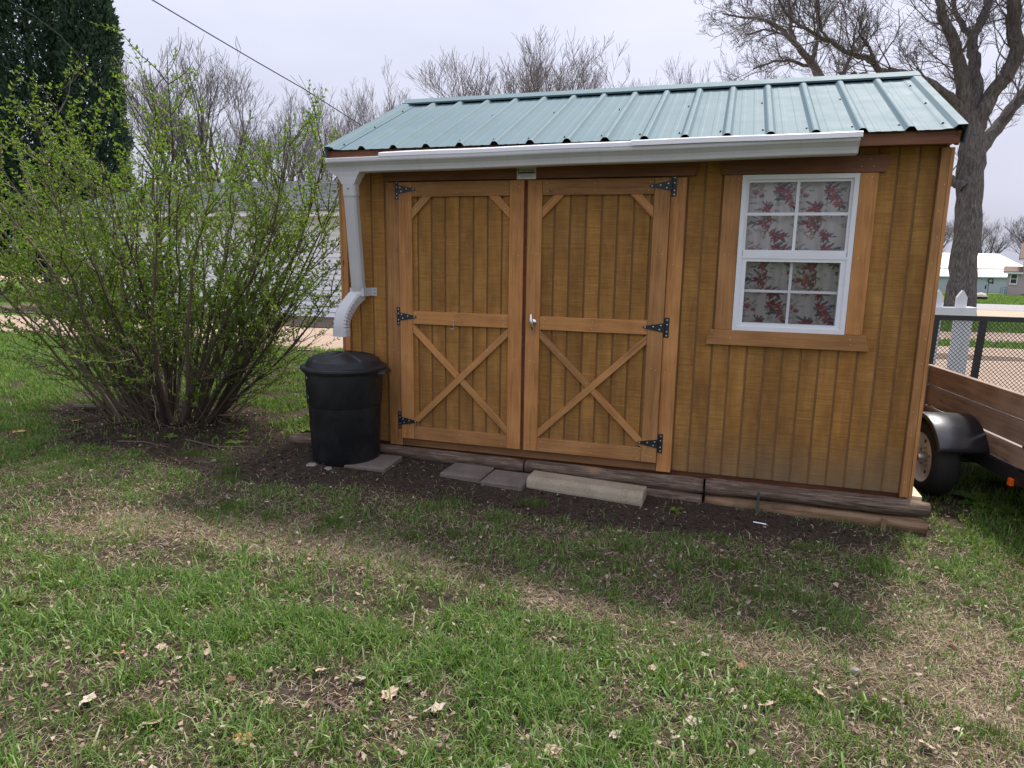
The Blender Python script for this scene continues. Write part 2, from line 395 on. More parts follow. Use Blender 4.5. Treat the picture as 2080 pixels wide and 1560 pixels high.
def m_concrete(name, a, b):
    t = NT(name); v = t.coords('Object', rnd=9.0); n = t.noise(v, 6, 6, 0.7); sp = t.noise(v, 130, 2, 0.6)
    c = t.mix(t.rng(n, 0.3, 0.7, 0, 1), a, b); c = t.mix(t.rng(sp, 0.55, 0.75, 0, 0.55), c, tuple(x * 1.6 for x in b)); c = t.mix(t.rng(sp, 0.25, 0.42, 0.6, 0), c, tuple(x * 0.45 for x in a))
    return t.done(t.principled(c, 0.9, 0, t.bump(t.math('ADD', sp, n), 0.7, 0.006), 0.2))
M_PAVER = m_concrete('grey_concrete', (0.110, 0.088, 0.074), (0.190, 0.160, 0.138))
M_KERB = m_concrete('tan_concrete', (0.25, 0.208, 0.145), (0.37, 0.32, 0.235))
M_STONE = m_concrete('pale_stone', (0.17, 0.15, 0.13), (0.27, 0.24, 0.21))

# ------------------------------------------------------------------ the ground
def m_ground():
    t = NT('lawn_soil'); v = t.coords('Object')
    f = t.noise(v, 42, 6, 0.7); f2 = t.noise(v, 9, 5, 0.65); sp = t.noise(v, 190, 2, 0.6)
    soil = t.ramp(f, [(0.28, (0.020, 0.0135, 0.010)), (0.5, (0.046, 0.033, 0.026)), (0.75, (0.088, 0.066, 0.052))])
    soil = t.mix(t.rng(sp, 0.66, 0.76, 0, 0.6), soil, (0.24, 0.19, 0.15))
    straw = t.ramp(f, [(0.3, (0.050, 0.034, 0.023)), (0.55, (0.135, 0.098, 0.064)), (0.8, (0.26, 0.20, 0.135))])
    turf = t.ramp(f2, [(0.3, (0.035, 0.050, 0.014)), (0.55, (0.055, 0.085, 0.020)), (0.8, (0.095, 0.115, 0.035))])
    turf = t.mix(t.rng(f, 0.35, 0.6, 0, 0.85), turf, (0.15, 0.115, 0.07))
    g = t.attr('green').outputs['Fac']; s = t.attr('straw').outputs['Fac']
    nf = t.attr('farlawn').outputs['Fac']
    c = t.mix(t.math('MULTIPLY', s, 0.7), soil, straw); c = t.mix(t.math('MULTIPLY', g, 0.30), c, turf)
    far = t.ramp(t.noise(v, 0.9, 6, 0.65), [(0.3, (0.055, 0.10, 0.018)), (0.55, (0.085, 0.145, 0.030)), (0.8, (0.15, 0.17, 0.06))])
    c = t.mix(nf, c, far)
    return t.done(t.principled(c, 0.95, 0, t.bump(t.math('ADD', f, t.math('MULTIPLY', sp, 0.4)), 0.8, 0.018), 0.1))
def axis_pts(lo, hi, step, far, k=1.16):
    a = list(np.arange(lo, hi + 1e-6, step)); s = step; p = hi
    while p < far: s *= k; p += s; a.append(p)
    s = step; p = lo
    while p > -far: s *= k; p -= s; a.insert(0, p)
    return np.array(a)
gx = axis_pts(-6.0, 5.0, 0.05, 900); gy_ = axis_pts(-4.4, 3.2, 0.05, 900)
GX, GY = np.meshgrid(gx, gy_); GZ = ground(GX, GY)
V = np.stack([GX.ravel(), GY.ravel(), GZ.ravel()], 1)
nx, ny = len(gx), len(gy_)
ii = (np.arange(ny - 1)[:, None] * nx + np.arange(nx - 1)[None, :]).ravel()
F = np.stack([ii, ii + 1, ii + 1 + nx, ii + nx], 1)
lawn = big_mesh('ground', V, F, m_ground(), kind='structure', smooth=True)
so, stw, grn = masks(V[:, 0], V[:, 1])
farl = np.clip(sstep(2.0, 4.0, np.maximum(np.maximum(-V[:, 0] - 4.2, V[:, 0] - 2.6), V[:, 1] - 2.2)) , 0, 1)
for nm, arr in (('green', grn), ('straw', stw * (1 - so)), ('farlawn', farl)):
    lawn.data.attributes.new(nm, 'FLOAT', 'POINT').data.foreach_set('value', arr.astype(np.float32))
tag(lawn, 'patchy lawn with bare soil, dead straw and green grass', 'lawn')

def m_gravel(name, a, b, c3):
    t = NT(name); v = t.coords('Object'); n = t.noise(v, 1.1, 6, 0.65); f = t.noise(v, 60, 3, 0.7)
    c = t.mix(t.rng(n, 0.3, 0.7, 0, 1), a, b); c = t.mix(t.rng(f, 0.45, 0.75, 0, 0.7), c, c3)
    return t.done(t.principled(c, 0.95, 0, t.bump(f, 0.6, 0.02), 0.1))
M_GRAVEL = m_gravel('tan_gravel', (0.30, 0.215, 0.155), (0.38, 0.285, 0.215), (0.50, 0.41, 0.33))
M_ROAD = m_gravel('sandy_road', (0.40, 0.30, 0.21), (0.48, 0.37, 0.27), (0.55, 0.45, 0.36))
M_ASPH = m_gravel('pale_asphalt', (0.30, 0.285, 0.285), (0.35, 0.335, 0.33), (0.42, 0.40, 0.39))
def strip(name, line, w0, w1, mat, lift, label, cat, nseg=160, ncross=5, rag=0.25, seed=1):
    """a sheet following the ground: line = [(x, y_near, y_far)], ragged edges"""
    xs = np.linspace(line[0][0], line[-1][0], nseg)
    ya = np.interp(xs, [l[0] for l in line], [l[1] for l in line]) + (fbm(xs * 0.8, xs * 0 + seed, seed, 4) - 0.5) * 2 * rag
    yb = np.interp(xs, [l[0] for l in line], [l[2] for l in line]) + (fbm(xs * 0.8, xs * 0 + seed + 9, seed + 5, 4) - 0.5) * 2 * rag
    T = np.linspace(0, 1, ncross)
    X = np.repeat(xs[None, :], ncross, 0); Y = ya[None, :] * (1 - T[:, None]) + yb[None, :] * T[:, None]
    Z = ground(X, Y) + lift
    Vv = np.stack([X.ravel(), Y.ravel(), Z.ravel()], 1); jj = (np.arange(ncross - 1)[:, None] * nseg + np.arange(nseg - 1)[None, :]).ravel()
    o = big_mesh(name, Vv, np.stack([jj, jj + 1, jj + 1 + nseg, jj + nseg], 1), mat, kind='structure', smooth=True)
    return tag(o, label, cat)
strip('gravel_alley', [(-60, 1.5, 5.0), (-12, 4.0, 6.4), (-4.5, 4.3, 7.3), (6, 5.0, 10.6), (40, 8.0, 15)], 0, 0, M_GRAVEL, 0.012, 'tan gravel alley passing behind the shed', 'alley', 300, 9)
strip('gravel_track', [(2.0, 11.6, 13.6), (9, 11.9, 14.1), (40, 16, 19)], 0, 0, M_GRAVEL, 0.012, 'narrow gravel wheel track in the grass beyond the alley', 'track', 80, 4, 0.3, 5)
strip('road', [(-60, 19.5, 29.5), (60, 19.5, 29.5)], 0, 0, M_ROAD, 0.010, 'sandy road shoulder beyond the tree', 'road', 160, 9, 0.4, 7)
strip('asphalt', [(-60, 29.4, 40), (60, 29.4, 40)], 0, 0, M_ASPH, 0.016, 'pale asphalt street in front of the far houses', 'street', 160, 6, 0.3, 8)
strip('soil_margin', [(-16, 6.9, 8.98), (-4.2, 7.2, 8.98), (6, 8.6, 9.2)], 0, 0, m_gravel('dry_soil', (0.11, 0.08, 0.06), (0.16, 0.12, 0.09), (0.24, 0.19, 0.15)), 0.018, 'strip of bare brown soil along the white garage wall', 'soil', 100, 4, 0.12, 3)

# ------------------------------------------------------------------ the shed
shed = thing('wooden_shed', (0.5, 1.1, 0.2), 'brown stained wooden shed with green metal roof, double barn doors and one window', 'shed')
X0, X1 = -1.345, 2.358           # wall ends
ZB, ZT = 0.202, 2.165            # foot and head of the siding
YB = 2.20                        # back wall
wall = MB()
# backing sheet behind the planks, with holes for the window
bx = lambda a, b, c, d: wall.box(a, b, 0.0052, 0.016, c, d)
bx(X0 + 0.002, 1.29, ZB + 0.002, ZT); bx(1.29, 1.945, ZB + 0.002, 1.11); bx(1.29, 1.945, 2.04, ZT); bx(1.945, X1 - 0.002, ZB + 0.002, ZT)
wall.box(X0 + 0.007, X0 + 0.016, 0.02, YB - 0.02, ZB + 0.002, ZT); wall.box(X1 - 0.016, X1 - 0.007, 0.02, YB - 0.02, ZB + 0.002, ZT)
wall.box(X0, X1, YB - 0.016, YB, ZB, ZT)
wall_o = wall.build('wall', M_GROOVE, shed)
def plank(x0, x1, z0, z1, y0=0.0, y1=0.012, parent=wall_o, name='plank'):
    g = 0.0056
    return board(name, M_SIDING, parent, (x0 + x1) / 2, z0, (x0 + x1) / 2, z1, x1 - x0 - 2 * g, y0, y1, b=0.0022)
for a, b in ((X0 + 0.040, -1.222), (-1.222, -1.121), (-1.121, -1.019), (-1.019, -0.93)): plank(a, b, ZB, ZT)
gr = [0.93, 0.9964] + [1.098 + 0.1016 * k for k in range(12)] + [X1 - 0.045]
for a, b in zip(gr[:-1], gr[1:]):
    if b > 1.31 and a < 1.925:
        # planks stop round the window opening
        plank(a, b, ZB, 1.105); plank(a, b, 2.045, ZT)
        if a < 1.30: board('plank', M_SIDING, wall_o, (a + 1.292) / 2, 1.106, (a + 1.292) / 2, 2.044, max(0.012, 1.292 - a - 0.006), 0.0, 0.012)
        if b > 1.94: board('plank', M_SIDING, wall_o, (b + 1.944) / 2, 1.106, (b + 1.944) / 2, 2.044, max(0.012, b - 1.944 - 0.006), 0.0, 0.012)
    else: plank(a, b, ZB, ZT)
# planks of the two gable walls
v, f = chamfer_box(ZT - ZB, 0.012, 0.092, 0.0022)
sp_me = bpy.data.meshes.new('plank'); sp_me.from_pydata(v, [], f); sp_me.materials.append(M_SIDING)
for sx, xx in ((-1, X0 + 0.001), (1, X1 - 0.001)):
    for k in range(21):
        yy = 0.075 + 0.1016 * k
        shared('plank', sp_me, wall_o, Matrix.Translation((xx, yy, (ZB + ZT) / 2)) @ Matrix.Rotation(R(90), 4, 'Z') @ Matrix.Rotation(R(-90), 4, 'Y'))
# roof geometry: (x, s along slope from eave, n off the slope)
EY, EZ, RY, RZ = -0.172, 2.2237, 1.1004, 2.7695
SL = math.hypot(RY - EY, RZ - EZ); TY, TZ = (RY - EY) / SL, (RZ - EZ) / SL
def RP(x, s, n, back=False):
    y = EY + TY * s - TZ * n; z = EZ + TZ * s + TY * n
    return (x, 2 * RY - y if back else y, z)
for xx in (X0 + 0.004, X1 - 0.018):
    gm = MB(); gm.prism([(0.0, ZT - 0.005), (YB, ZT - 0.005), (YB, ZT + 0.06), (RY, RZ - 0.06), (0.0, ZT + 0.06)], 'x', xx, xx + 0.014)
    gm.build('gable', M_SIDING, shed)
board('floor_frame', M_TRIM_SHADE, shed, X0 + 0.03, 0.178, X1 - 0.03, 0.178, 0.05, 0.035, 0.08)
MB().box(X0 + 0.03, X1 - 0.03, 0.08, YB - 0.03, 0.155, 0.20).build('floor', M_GROOVE, shed)
# corner boards
board('corner_board', M_TRIM, shed, X1 - 0.022, ZB - 0.016, X1 - 0.022, ZT - 0.012, 0.044, -0.019, 0.006)
board('corner_board', M_TRIM, shed, X1 + 0.011, ZB - 0.016, X1 + 0.011, ZT - 0.012, 0.019, -0.017, 0.075)
board('corner_board', M_TRIM, shed, X0 + 0.019, ZB - 0.014, X0 + 0.019, ZT - 0.012, 0.038, -0.019, 0.006)
board('corner_board', M_TRIM, shed, X0 - 0.011, ZB - 0.014, X0 - 0.011, ZT - 0.012, 0.019, -0.017, 0.075)
# door casing, header, sill
board('door_casing', M_TRIM, shed, -0.9465, 0.191, -0.9465, 2.022, 0.0995, -0.020, 0.002)
board('door_casing', M_TRIM, shed, 0.9475, 0.191, 0.9475, 2.022, 0.0905, -0.020, 0.002)
board('door_header', M_TRIM_SHADE, shed, -1.023, 2.076, 1.048, 2.076, 0.094, -0.030, 0.002, -0.24, 0.24)
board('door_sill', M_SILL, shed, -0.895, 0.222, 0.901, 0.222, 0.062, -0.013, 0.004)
MB().box(-0.05, 0.05, -0.010, 0.0065, 0.253, 2.03).build('astragal', M_TRIM_SHADE, shed)
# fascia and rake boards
board('fascia', M_TRIM_SHADE, shed, X0 - 0.01, 2.182, X1 + 0.0, 2.182, 0.062, -0.160, -0.138)
MB().box(X0, X1, -0.138, 0.0, ZT, ZT + 0.010).build('soffit', M_TRIM_SHADE, shed)
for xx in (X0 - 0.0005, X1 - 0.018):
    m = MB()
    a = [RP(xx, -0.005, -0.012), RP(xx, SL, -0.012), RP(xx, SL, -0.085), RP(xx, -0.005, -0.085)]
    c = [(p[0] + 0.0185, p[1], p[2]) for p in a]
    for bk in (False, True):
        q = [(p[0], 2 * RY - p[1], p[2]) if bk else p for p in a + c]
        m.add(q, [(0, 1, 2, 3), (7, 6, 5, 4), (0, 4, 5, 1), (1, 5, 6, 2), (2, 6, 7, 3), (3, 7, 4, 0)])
    m.build('rake_board', M_TRIM_SHADE, shed)

# roof: sheets of ribbed metal, ridge cap, rake trim
roof = MB()
for bk in (False, True):
    q = [RP(X0 + 0.01, 0.012, -0.013, bk), RP(X1 - 0.01, 0.012, -0.013, bk), RP(X1 - 0.01, SL, -0.013, bk), RP(X0 + 0.01, SL, -0.013, bk)]
    w = [RP(X0 + 0.01, 0.012, -0.035, bk), RP(X1 - 0.01, 0.012, -0.035, bk), RP(X1 - 0.01, SL, -0.035, bk), RP(X0 + 0.01, SL, -0.035, bk)]
    roof.add(q + w, [(0, 1, 2, 3), (7, 6, 5, 4), (0, 4, 5, 1), (1, 5, 6, 2), (2, 6, 7, 3), (3, 7, 4, 0)])
roof_o = roof.build('roof', M_GROOVE, shed)
RL, RR = -1.3476, 2.372
ribs = [-1.0799 + 0.2286 * i for i in range(-1, 16)]
def rib_profile(xa, xb):
    pts = [(xa, 0.0)]
    for r_ in ribs:
        for dx, h in ((-0.030, 0), (-0.026, 0.004), (-0.014, 0.019), (-0.007, 0.0215), (0.007, 0.0215), (0.014, 0.019), (0.026, 0.004), (0.030, 0)): pts.append((r_ + dx, h))
        for c_ in (0.076, 0.152):
            for dx, h in ((-0.014, 0), (-0.009, 0.0011), (0.009, 0.0011), (0.014, 0)): pts.append((r_ + c_ + dx, h))
    pts.append((xb, 0.0))
    return sorted([p for p in pts if xa <= p[0] <= xb])
cuts = [RL + 0.012, -1.0799 + 0.2286 * 3 + 0.036, -1.0799 + 0.2286 * 7 + 0.036, -1.0799 + 0.2286 * 11 + 0.036, RR - 0.012]
for bk in (False, True):
    for i, (a, b) in enumerate(zip(cuts[:-1], cuts[1:])):
        pr = rib_profile(a, b); lift = 0.0012 * (i % 2); n = len(pr); v = []
        for s_ in (-0.022, 0.0, SL * 0.5, SL - 0.002):
            v += [RP(x, s_, h + lift, bk) for x, h in pr]
        f = [(r_ * n + k, r_ * n + k + 1, (r_ + 1) * n + k + 1, (r_ + 1) * n + k) for r_ in range(3) for k in range(n - 1)]
        mesh_obj('roof_panel', v, f if not bk else [q[::-1] for q in f], M_ROOF, roof_o)
m = MB()
for bk in (False, True):
    pass
cap = [(-0.008, 0.018), (0.004, 0.026), (0.125, 0.026)]
prof = [RP(0, SL - 0.118, 0.016), RP(0, SL - 0.121, 0.029), RP(0, SL - 0.105, 0.030), RP(0, SL, 0.034)]
prof2 = [(p[1], p[2]) for p in prof] + [(2 * RY - p[1], p[2]) for p in prof[::-1]]
v = [(RL - 0.006, y, z) for y, z in prof2] + [(RR + 0.006, y, z) for y, z in prof2]; n = len(prof2)
f = [(k, n + k, n + k + 1, k + 1) for k in range(n - 1)]
mesh_obj('ridge_cap', v, f, M_ROOF, roof_o)
for sgn, xe in ((-1, RL), (1, RR)):
    prof = [(xe - sgn * 0.100, 0.0035), (xe - sgn * 0.088, 0.0065), (xe - sgn * 0.060, 0.007), (xe - sgn * 0.040, 0.025), (xe + sgn * 0.004, 0.026), (xe + sgn * 0.006, -0.072), (xe - sgn * 0.004, -0.074)]
    for bk in (False, True):
        v = [RP(x, s_, h, bk) for s_ in (-0.026, SL) for x, h in prof]; n = len(prof)
        f = [(k, k + 1, n + k + 1, n + k) for k in range(n - 1)]
        mesh_obj('rake_trim', v, f, M_ROOF, roof_o)
sc = MB()
def roof_screw(x, s_, n0=0.0):
    c = Vector(RP(x, s_, n0)); N = Vector((0, -TZ, TY)); U = Vector((1, 0, 0)); Vv = N.cross(U)
    ring = lambda r_, h: [tuple(c + N * h + U * (r_ * math.cos(t)) + Vv * (r_ * math.sin(t))) for t in [k * math.pi / 3 for k in range(6)]]
    sc.add(ring(0.0078, -0.001) + ring(0.0078, 0.003) + ring(0.0042, 0.004) + ring(0.0042, 0.009),
           [(r_ * 6 + k, r_ * 6 + (k + 1) % 6, (r_ + 1) * 6 + (k + 1) % 6, (r_ + 1) * 6 + k) for r_ in range(3) for k in range(6)] + [tuple(range(18, 24))])
for i in range(-1, 16):
    xx = ribs[i + 1] + 0.19
    if xx < RR - 0.12 and xx > RL + 0.1:
        roof_screw(xx, 0.095)
    if i % 2 == 0 and RL + 0.1 < xx < RR - 0.12: roof_screw(xx, 0.78)
for xx in (RL + 0.088, RR - 0.088):
    for s_ in (0.08, 0.55, 1.05): roof_screw(xx, s_, 0.0065)
sc.build('screws', M_DARKSCREW, roof_o, kind='stuff')

# ---- nails: pale heads along the boards
def nail_heads(parent, pts, r=0.0024):
    m = MB()
    for x, y, z in pts:
        ring = [(x + r * math.cos(t), y - 0.0012, z + r * math.sin(t)) for t in [k * math.pi / 3 for k in range(6)]]
        m.add(ring + [(x, y - 0.0018, z)], [(6, (k + 1) % 6, k) for k in range(6)])
    o = m.build('nails', M_NAIL, parent); o['kind'] = 'stuff'; return o
rn = random.Random(3)
# ---- doors
DT, DB, MT, MBt = 2.0202, 0.2506, 1.161, 1.0733
YD0, YD1 = -0.040, -0.020       # face and back of the door frame boards
def tee_hinge(parent, x, z, sgn):
    """black T hinge: leaf on the casing at x, strap pointing in direction sgn"""
    m = MB(); hy = YD0
    m.box(x - 0.0165, x + 0.0165, -0.0235, -0.0195, z - 0.062, z + 0.062)
    m.tube([(x + sgn * 0.017, -0.030, z - 0.030), (x + sgn * 0.017, -0.030, z + 0.030)], 0.009, 8)
    xa, xb = x + sgn * 0.017, x + sgn * 0.142
    poly = [(xa, z - 0.0285), (xb - sgn * 0.012, z - 0.0085), (xb, z - 0.004), (xb, z + 0.004), (xb - sgn * 0.012, z + 0.0085), (xa, z + 0.0285)]
    if sgn < 0: poly = poly[::-1]
    m.prism(poly, 'y', hy - 0.0045, hy - 0.0005)
    o = m.build('hinge', M_BLACKMETAL, parent)
    s = MB()
    def dot(px, py, pz): s.lathe([(0.0052, 0), (0.0048, -0.0022), (0.002, -0.003)], (px, py, pz), 8, 'y', capB=True)
    for dz in (-0.050, -0.026, 0.018, 0.047): dot(x - sgn * 0.003, -0.0235, z + dz)
    for dx, dz in ((0.032, 0.013), (0.040, -0.012), (0.078, 0.004), (0.128, 0.0)): dot(x + sgn * dx, hy - 0.0045, z + dz)
    return o, s
def door(xh, xm, grooves, sgn, label):
    """xh hinge side edge, xm meeting edge; sgn = +1 when the door runs to +x from its hinges"""
    xa, xb = min(xh, xm), max(xh, xm)
    d = MB().box(xa + 0.004, xb - 0.004, -0.0125, -0.004, DB + 0.004, DT - 0.004).build('door', M_GROOVE, shed)
    d['label'] = label
    si = xh + sgn * 0.0955; ji = xm - sgn * 0.0950
    pa, pb = min(si, ji), max(si, ji)
    gs = [pa + 0.0] + sorted(grooves) + [pb - 0.0]
    gs[0] -= 0.01; gs[-1] += 0.01
    for a, b in zip(gs[:-1], gs[1:]):
        if b - a > 0.03: plank(a, b, DB + 0.03, DT - 0.03, -0.020, -0.006, d)
        else: plank(a, b + 0.003, DB + 0.03, DT - 0.03, -0.020, -0.006, d)
    f0, f1 = YD0, YD1 + 0.004
    board('stile', M_TRIM, d, (xh + si) / 2, DB, (xh + si) / 2, DT, abs(si - xh), f0, f1)
    board('stile', M_TRIM, d, (xm + ji) / 2, DB, (xm + ji) / 2, DT, abs(ji - xm), f0 - 0.0006, f1)
    c = 0.0015
    board('rail', M_TRIM, d, pa + c, (1.925 + DT) / 2, pb - c, (1.925 + DT) / 2, DT - 1.925, f0 + 0.0005, f1)
    board('rail', M_TRIM, d, pa + c, (MT + MBt) / 2, pb - c, (MT + MBt) / 2, MT - MBt, f0 + 0.0005, f1)
    board('rail', M_TRIM, d, pa + c, (0.342 + DB) / 2, pb - c, (0.342 + DB) / 2, 0.342 - DB, f0 + 0.0005, f1)
    # corner braces under the top rail
    bw = 0.050
    for s2, xc in ((1, pa + 0.001), (-1, pb - 0.001)):
        x_s, z_s = xc, 1.817; x_t, z_t = xc + s2 * 0.108, 1.925
        if s2 > 0: a0 = math.atan2(z_t - z_s, x_t - x_s); board('brace', M_TRIM, d, x_s, z_s, x_t, z_t, bw, f0 + 0.002, f1, math.tan(a0), -1 / math.tan(a0))
        else: a0 = math.atan2(z_s - z_t, x_s - x_t); board('brace', M_TRIM, d, x_t, z_t, x_s, z_s, bw, f0 + 0.002, f1, -1 / math.tan(a0), math.tan(a0))
    # cross brace on the lower half, one bar whole and the other in two pieces
    zu, zl = 1.0720, 0.3435; hw = 0.0285
    bw = 0.0420
    a0 = math.atan2((zu - hw) - (zl + hw), pb - pa); k = math.tan(a0)
    board('brace', M_TRIM, d, pa + c, zl + hw, pb - c, zu - hw, bw, f0 + 0.001, f1, k, k)
    xm_, zm_ = (pa + pb) / 2, (zu + zl) / 2
    for (p, q, k0, k1) in (((pa + c, zu - hw), (xm_, zm_), -k, None), ((xm_, zm_), (pb - c, zl + hw), None, -k)):
        ux, uz = q[0] - p[0], q[1] - p[1]; L = math.hypot(ux, uz); ux /= L; uz /= L
        off = (bw / 2) / abs(math.sin(2 * a0)) + 0.0015
        kk = 1 / math.tan(2 * a0)
        if k1 is None: q = (q[0] - ux * off, q[1] - uz * off); k1 = -kk
        else: p = (p[0] + ux * off, p[1] + uz * off); k0 = -kk
        board('brace', M_TRIM, d, p[0], p[1], q[0], q[1], bw, f0 + 0.0016, f1, k0, k1)
    for z in (1.972, 1.121, 0.378):
        h, s = tee_hinge(d, xh - sgn * 0.018, z, sgn)
        o = mesh_obj('hinge_screws', s.v, s.f, M_SCREW, d); o['kind'] = 'stuff'
    pts = []
    for zc in (1.972, 1.118, 0.296):
        for xx in (pa + 0.03, pb - 0.03): pts += [(xx + rn.uniform(-.006, .006), f0, zc + 0.025), (xx + rn.uniform(-.006, .006), f0, zc - 0.025)]
        pts += [((pa + pb) / 2 + rn.uniform(-.02, .02), f0, zc + 0.02), ((pa + pb) / 2 + rn.uniform(-.02, .02), f0, zc - 0.022)]
    for zc in (1.99, 1.56, 0.86, 0.30):
        for xx in ((xh + si) / 2, (xm + ji) / 2): pts += [(xx - 0.014, f0 - 0.0006, zc + rn.uniform(-.01, .01)), (xx + 0.016, f0 - 0.0006, zc + rn.uniform(-.01, .01))]
    for xx, zz in ((pa + 0.03, 1.845), (pa + 0.08, 1.898), (pb - 0.03, 1.845), (pb - 0.08, 1.898), (xm_ - 0.17, zm_ - 0.17), (xm_ + 0.2, zm_ + 0.21), (xm_ - 0.2, zm_ + 0.21), (xm_ - .03, zm_ + .03)): pts.append((xx, f0 + 0.001, zz))
    nail_heads(d, pts)
    return d
dl = door(-0.8945, -0.0125, [-0.762, -0.662, -0.562, -0.461, -0.361, -0.262, -0.164], 1, 'left barn door with a small wire hook on its middle rail')
dr = door(0.9005, 0.0125, [0.187, 0.288, 0.390, 0.488, 0.587, 0.688, 0.789], -1, 'right barn door carrying the chrome handle')
# wire hook on the left door
m = MB(); hx, hz, hy = -0.496, 1.107, YD0
m.lathe([(0.007, -0.003), (0.006, -0.006), (0.003, -0.010)], (hx, hy + 0.004, hz), 10, 'y', capB=True)
m.tube([(hx, hy - 0.004, hz), (hx + 0.003, hy - 0.012, hz - 0.004), (hx + 0.006, hy - 0.012, hz - 0.040), (hx + 0.008, hy - 0.011, hz - 0.052), (hx - 0.002, hy - 0.014, hz - 0.056), (hx - 0.016, hy - 0.018, hz - 0.055)], 0.0019, 6)
m.build('hook', M_SCREW, dl)
# chrome T handle with key on the right door
m = MB(); hx, hz, hy = 0.066, 1.122, YD0
m.lathe([(0.021, 0), (0.021, -0.004), (0.015, -0.010), (0.009, -0.013), (0.009, -0.030)], (hx, hy, hz), 20, 'y')
for k in range(1): pass
hp = [(hx - 0.006, hy - 0.036, hz + 0.052), (hx - 0.005, hy - 0.042, hz + 0.030), (hx - 0.002, hy - 0.044, hz), (hx + 0.002, hy - 0.041, hz - 0.028), (hx + 0.005, hy - 0.036, hz - 0.050)]
m.tube(hp, [0.006, 0.010, 0.013, 0.0095, 0.006], 10)
hdl = m.build('handle', M_CHROME, dr, smooth=True)
m = MB(); m.tube([(hx + 0.002, hy - 0.010, hz - 0.052), (hx - 0.002, hy - 0.008, hz - 0.062), (hx - 0.002, hy - 0.006, hz - 0.092), (hx, hy - 0.002, hz - 0.098)], 0.0018, 6)
m.lathe([(0.005, 0), (0.004, -0.004), (0.002, -0.005)], (hx, hy, hz - 0.099), 8, 'y', capB=True)
m.build('hook', M_SCREW, dr)
# ---- window with its casing
board('window_casing', M_TRIM, shed, 1.2545, 1.1262, 1.2545, 2.0290, 0.100, -0.022, 0.002)
board('window_casing', M_TRIM, shed, 1.9755, 1.1262, 1.9755, 2.0290, 0.092, -0.022, 0.002)
board('window_header', M_TRIM_SHADE, shed, 1.178, 2.077, 2.066, 2.077, 0.094, -0.030, 0.002, -0.24, 0.24)
board('window_sill', M_TRIM, shed, 1.170, 1.079, 2.054, 1.079, 0.092, -0.030, 0.002, 0.26, -0.26)
nail_heads(shed, [(x, -0.022, z) for x in (1.225, 1.25, 1.285, 1.96, 1.99) for z in (2.005,)] + [(1.235, -0.022, 1.57), (1.26, -0.022, 1.572), (1.96, -0.022, 1.56), (1.30, -0.03, 1.08), (1.55, -0.03, 1.085), (1.96, -0.03, 1.10), (1.965, -0.03, 1.07), (1.97, -0.03, 2.10), (1.99, -0.03, 2.06), (1.93, -0.03, 2.06)]
           + [(X1 - 0.02 + rn.uniform(-.01, .01), -0.019, 0.28 + 0.14 * k) for k in range(13)] + [(-0.95 + rn.uniform(-.03, .03), -0.02, z) for z in (0.3, 0.32, 0.86, 0.88, 1.5, 1.52, 2.0)] + [(0.945 + rn.uniform(-.03, .03), -0.02, z) for z in (0.3, 0.32, 0.83, 0.84, 1.1, 1.5, 1.51, 1.98)])
WL, WR, WB, WTp = 1.3065, 1.9284, 1.1245, 2.0273
win = MB()
def rect_frame(m, x0, x1, z0, z1, w, y0, y1, wb=None):
    wb = wb or w
    m.box(x0, x0 + w, y0, y1, z0, z1); m.box(x1 - w, x1, y0, y1, z0, z1)
    m.box(x0 + w, x1 - w, y0 + 0.0006, y1 - 0.0006, z0, z0 + wb); m.box(x0 + w, x1 - w, y0 + 0.0006, y1 - 0.0006, z1 - w, z1)
rect_frame(win, WL, WR, WB, WTp, 0.026, -0.021, 0.055)
win_o = win.build('window', M_WHITE, shed)
m = MB(); rect_frame(m, WL + 0.024, WR - 0.024, 1.566, WTp - 0.024, 0.017, -0.006, 0.030, 0.036); m.build('sash', M_WHITE, win_o)
m = MB(); rect_frame(m, WL + 0.0245, WR - 0.0245, WB + 0.022, 1.564, 0.030, -0.014, 0.044, 0.026); m.build('sash', M_WHITE, win_o)
MB().box(WL + 0.030, WR - 0.030, -0.016, -0.006, 1.568, 1.600).build('meeting_rail', M_WHITE, win_o)
MB().box(WL + 0.026, WR - 0.026, -0.018, -0.010, 1.552, 1.5675).build('meeting_rail', M_WHITE, win_o)
mx_ = 1.6155
MB().box(mx_ - 0.0085, mx_ + 0.0085, 0.001, 0.013, 1.602, WTp - 0.040).build('muntin', M_WHITE, win_o)
MB().box(WL + 0.041, WR - 0.041, 0.0016, 0.0124, 1.799, 1.816).build('muntin', M_WHITE, win_o)
MB().box(mx_ - 0.008, mx_ + 0.008, 0.022, 0.034, WB + 0.048, 1.535).build('muntin', M_WHITE, win_o)
MB().box(WL + 0.054, WR - 0.054, 0.0226, 0.0334, 1.353, 1.369).build('muntin', M_WHITE, win_o)
def m_glass():
    t = NT('window_glass'); tr = t.n.new('ShaderNodeBsdfTransparent'); tr.inputs[0].default_value = (0.985, 0.99, 0.99, 1)
    gl = t.n.new('ShaderNodeBsdfGlossy'); gl.inputs['Roughness'].default_value = 0.02; fr = t.n.new('ShaderNodeFresnel'); fr.inputs['IOR'].default_value = 1.6
    mix = t.n.new('ShaderNodeMixShader'); t.l.new(fr.outputs[0], mix.inputs[0]); t.l.new(tr.outputs[0], mix.inputs[1]); t.l.new(gl.outputs[0], mix.inputs[2])
    return t.done(mix.outputs[0])
def m_screen():
    t = NT('insect_screen'); tr = t.n.new('ShaderNodeBsdfTransparent'); p = t.principled((0.05, 0.05, 0.055), 0.7)
    mix = t.n.new('ShaderNodeMixShader'); mix.inputs[0].default_value = 0.17; t.l.new(tr.outputs[0], mix.inputs[1]); t.l.new(p, mix.inputs[2]); return t.done(mix.outputs[0])
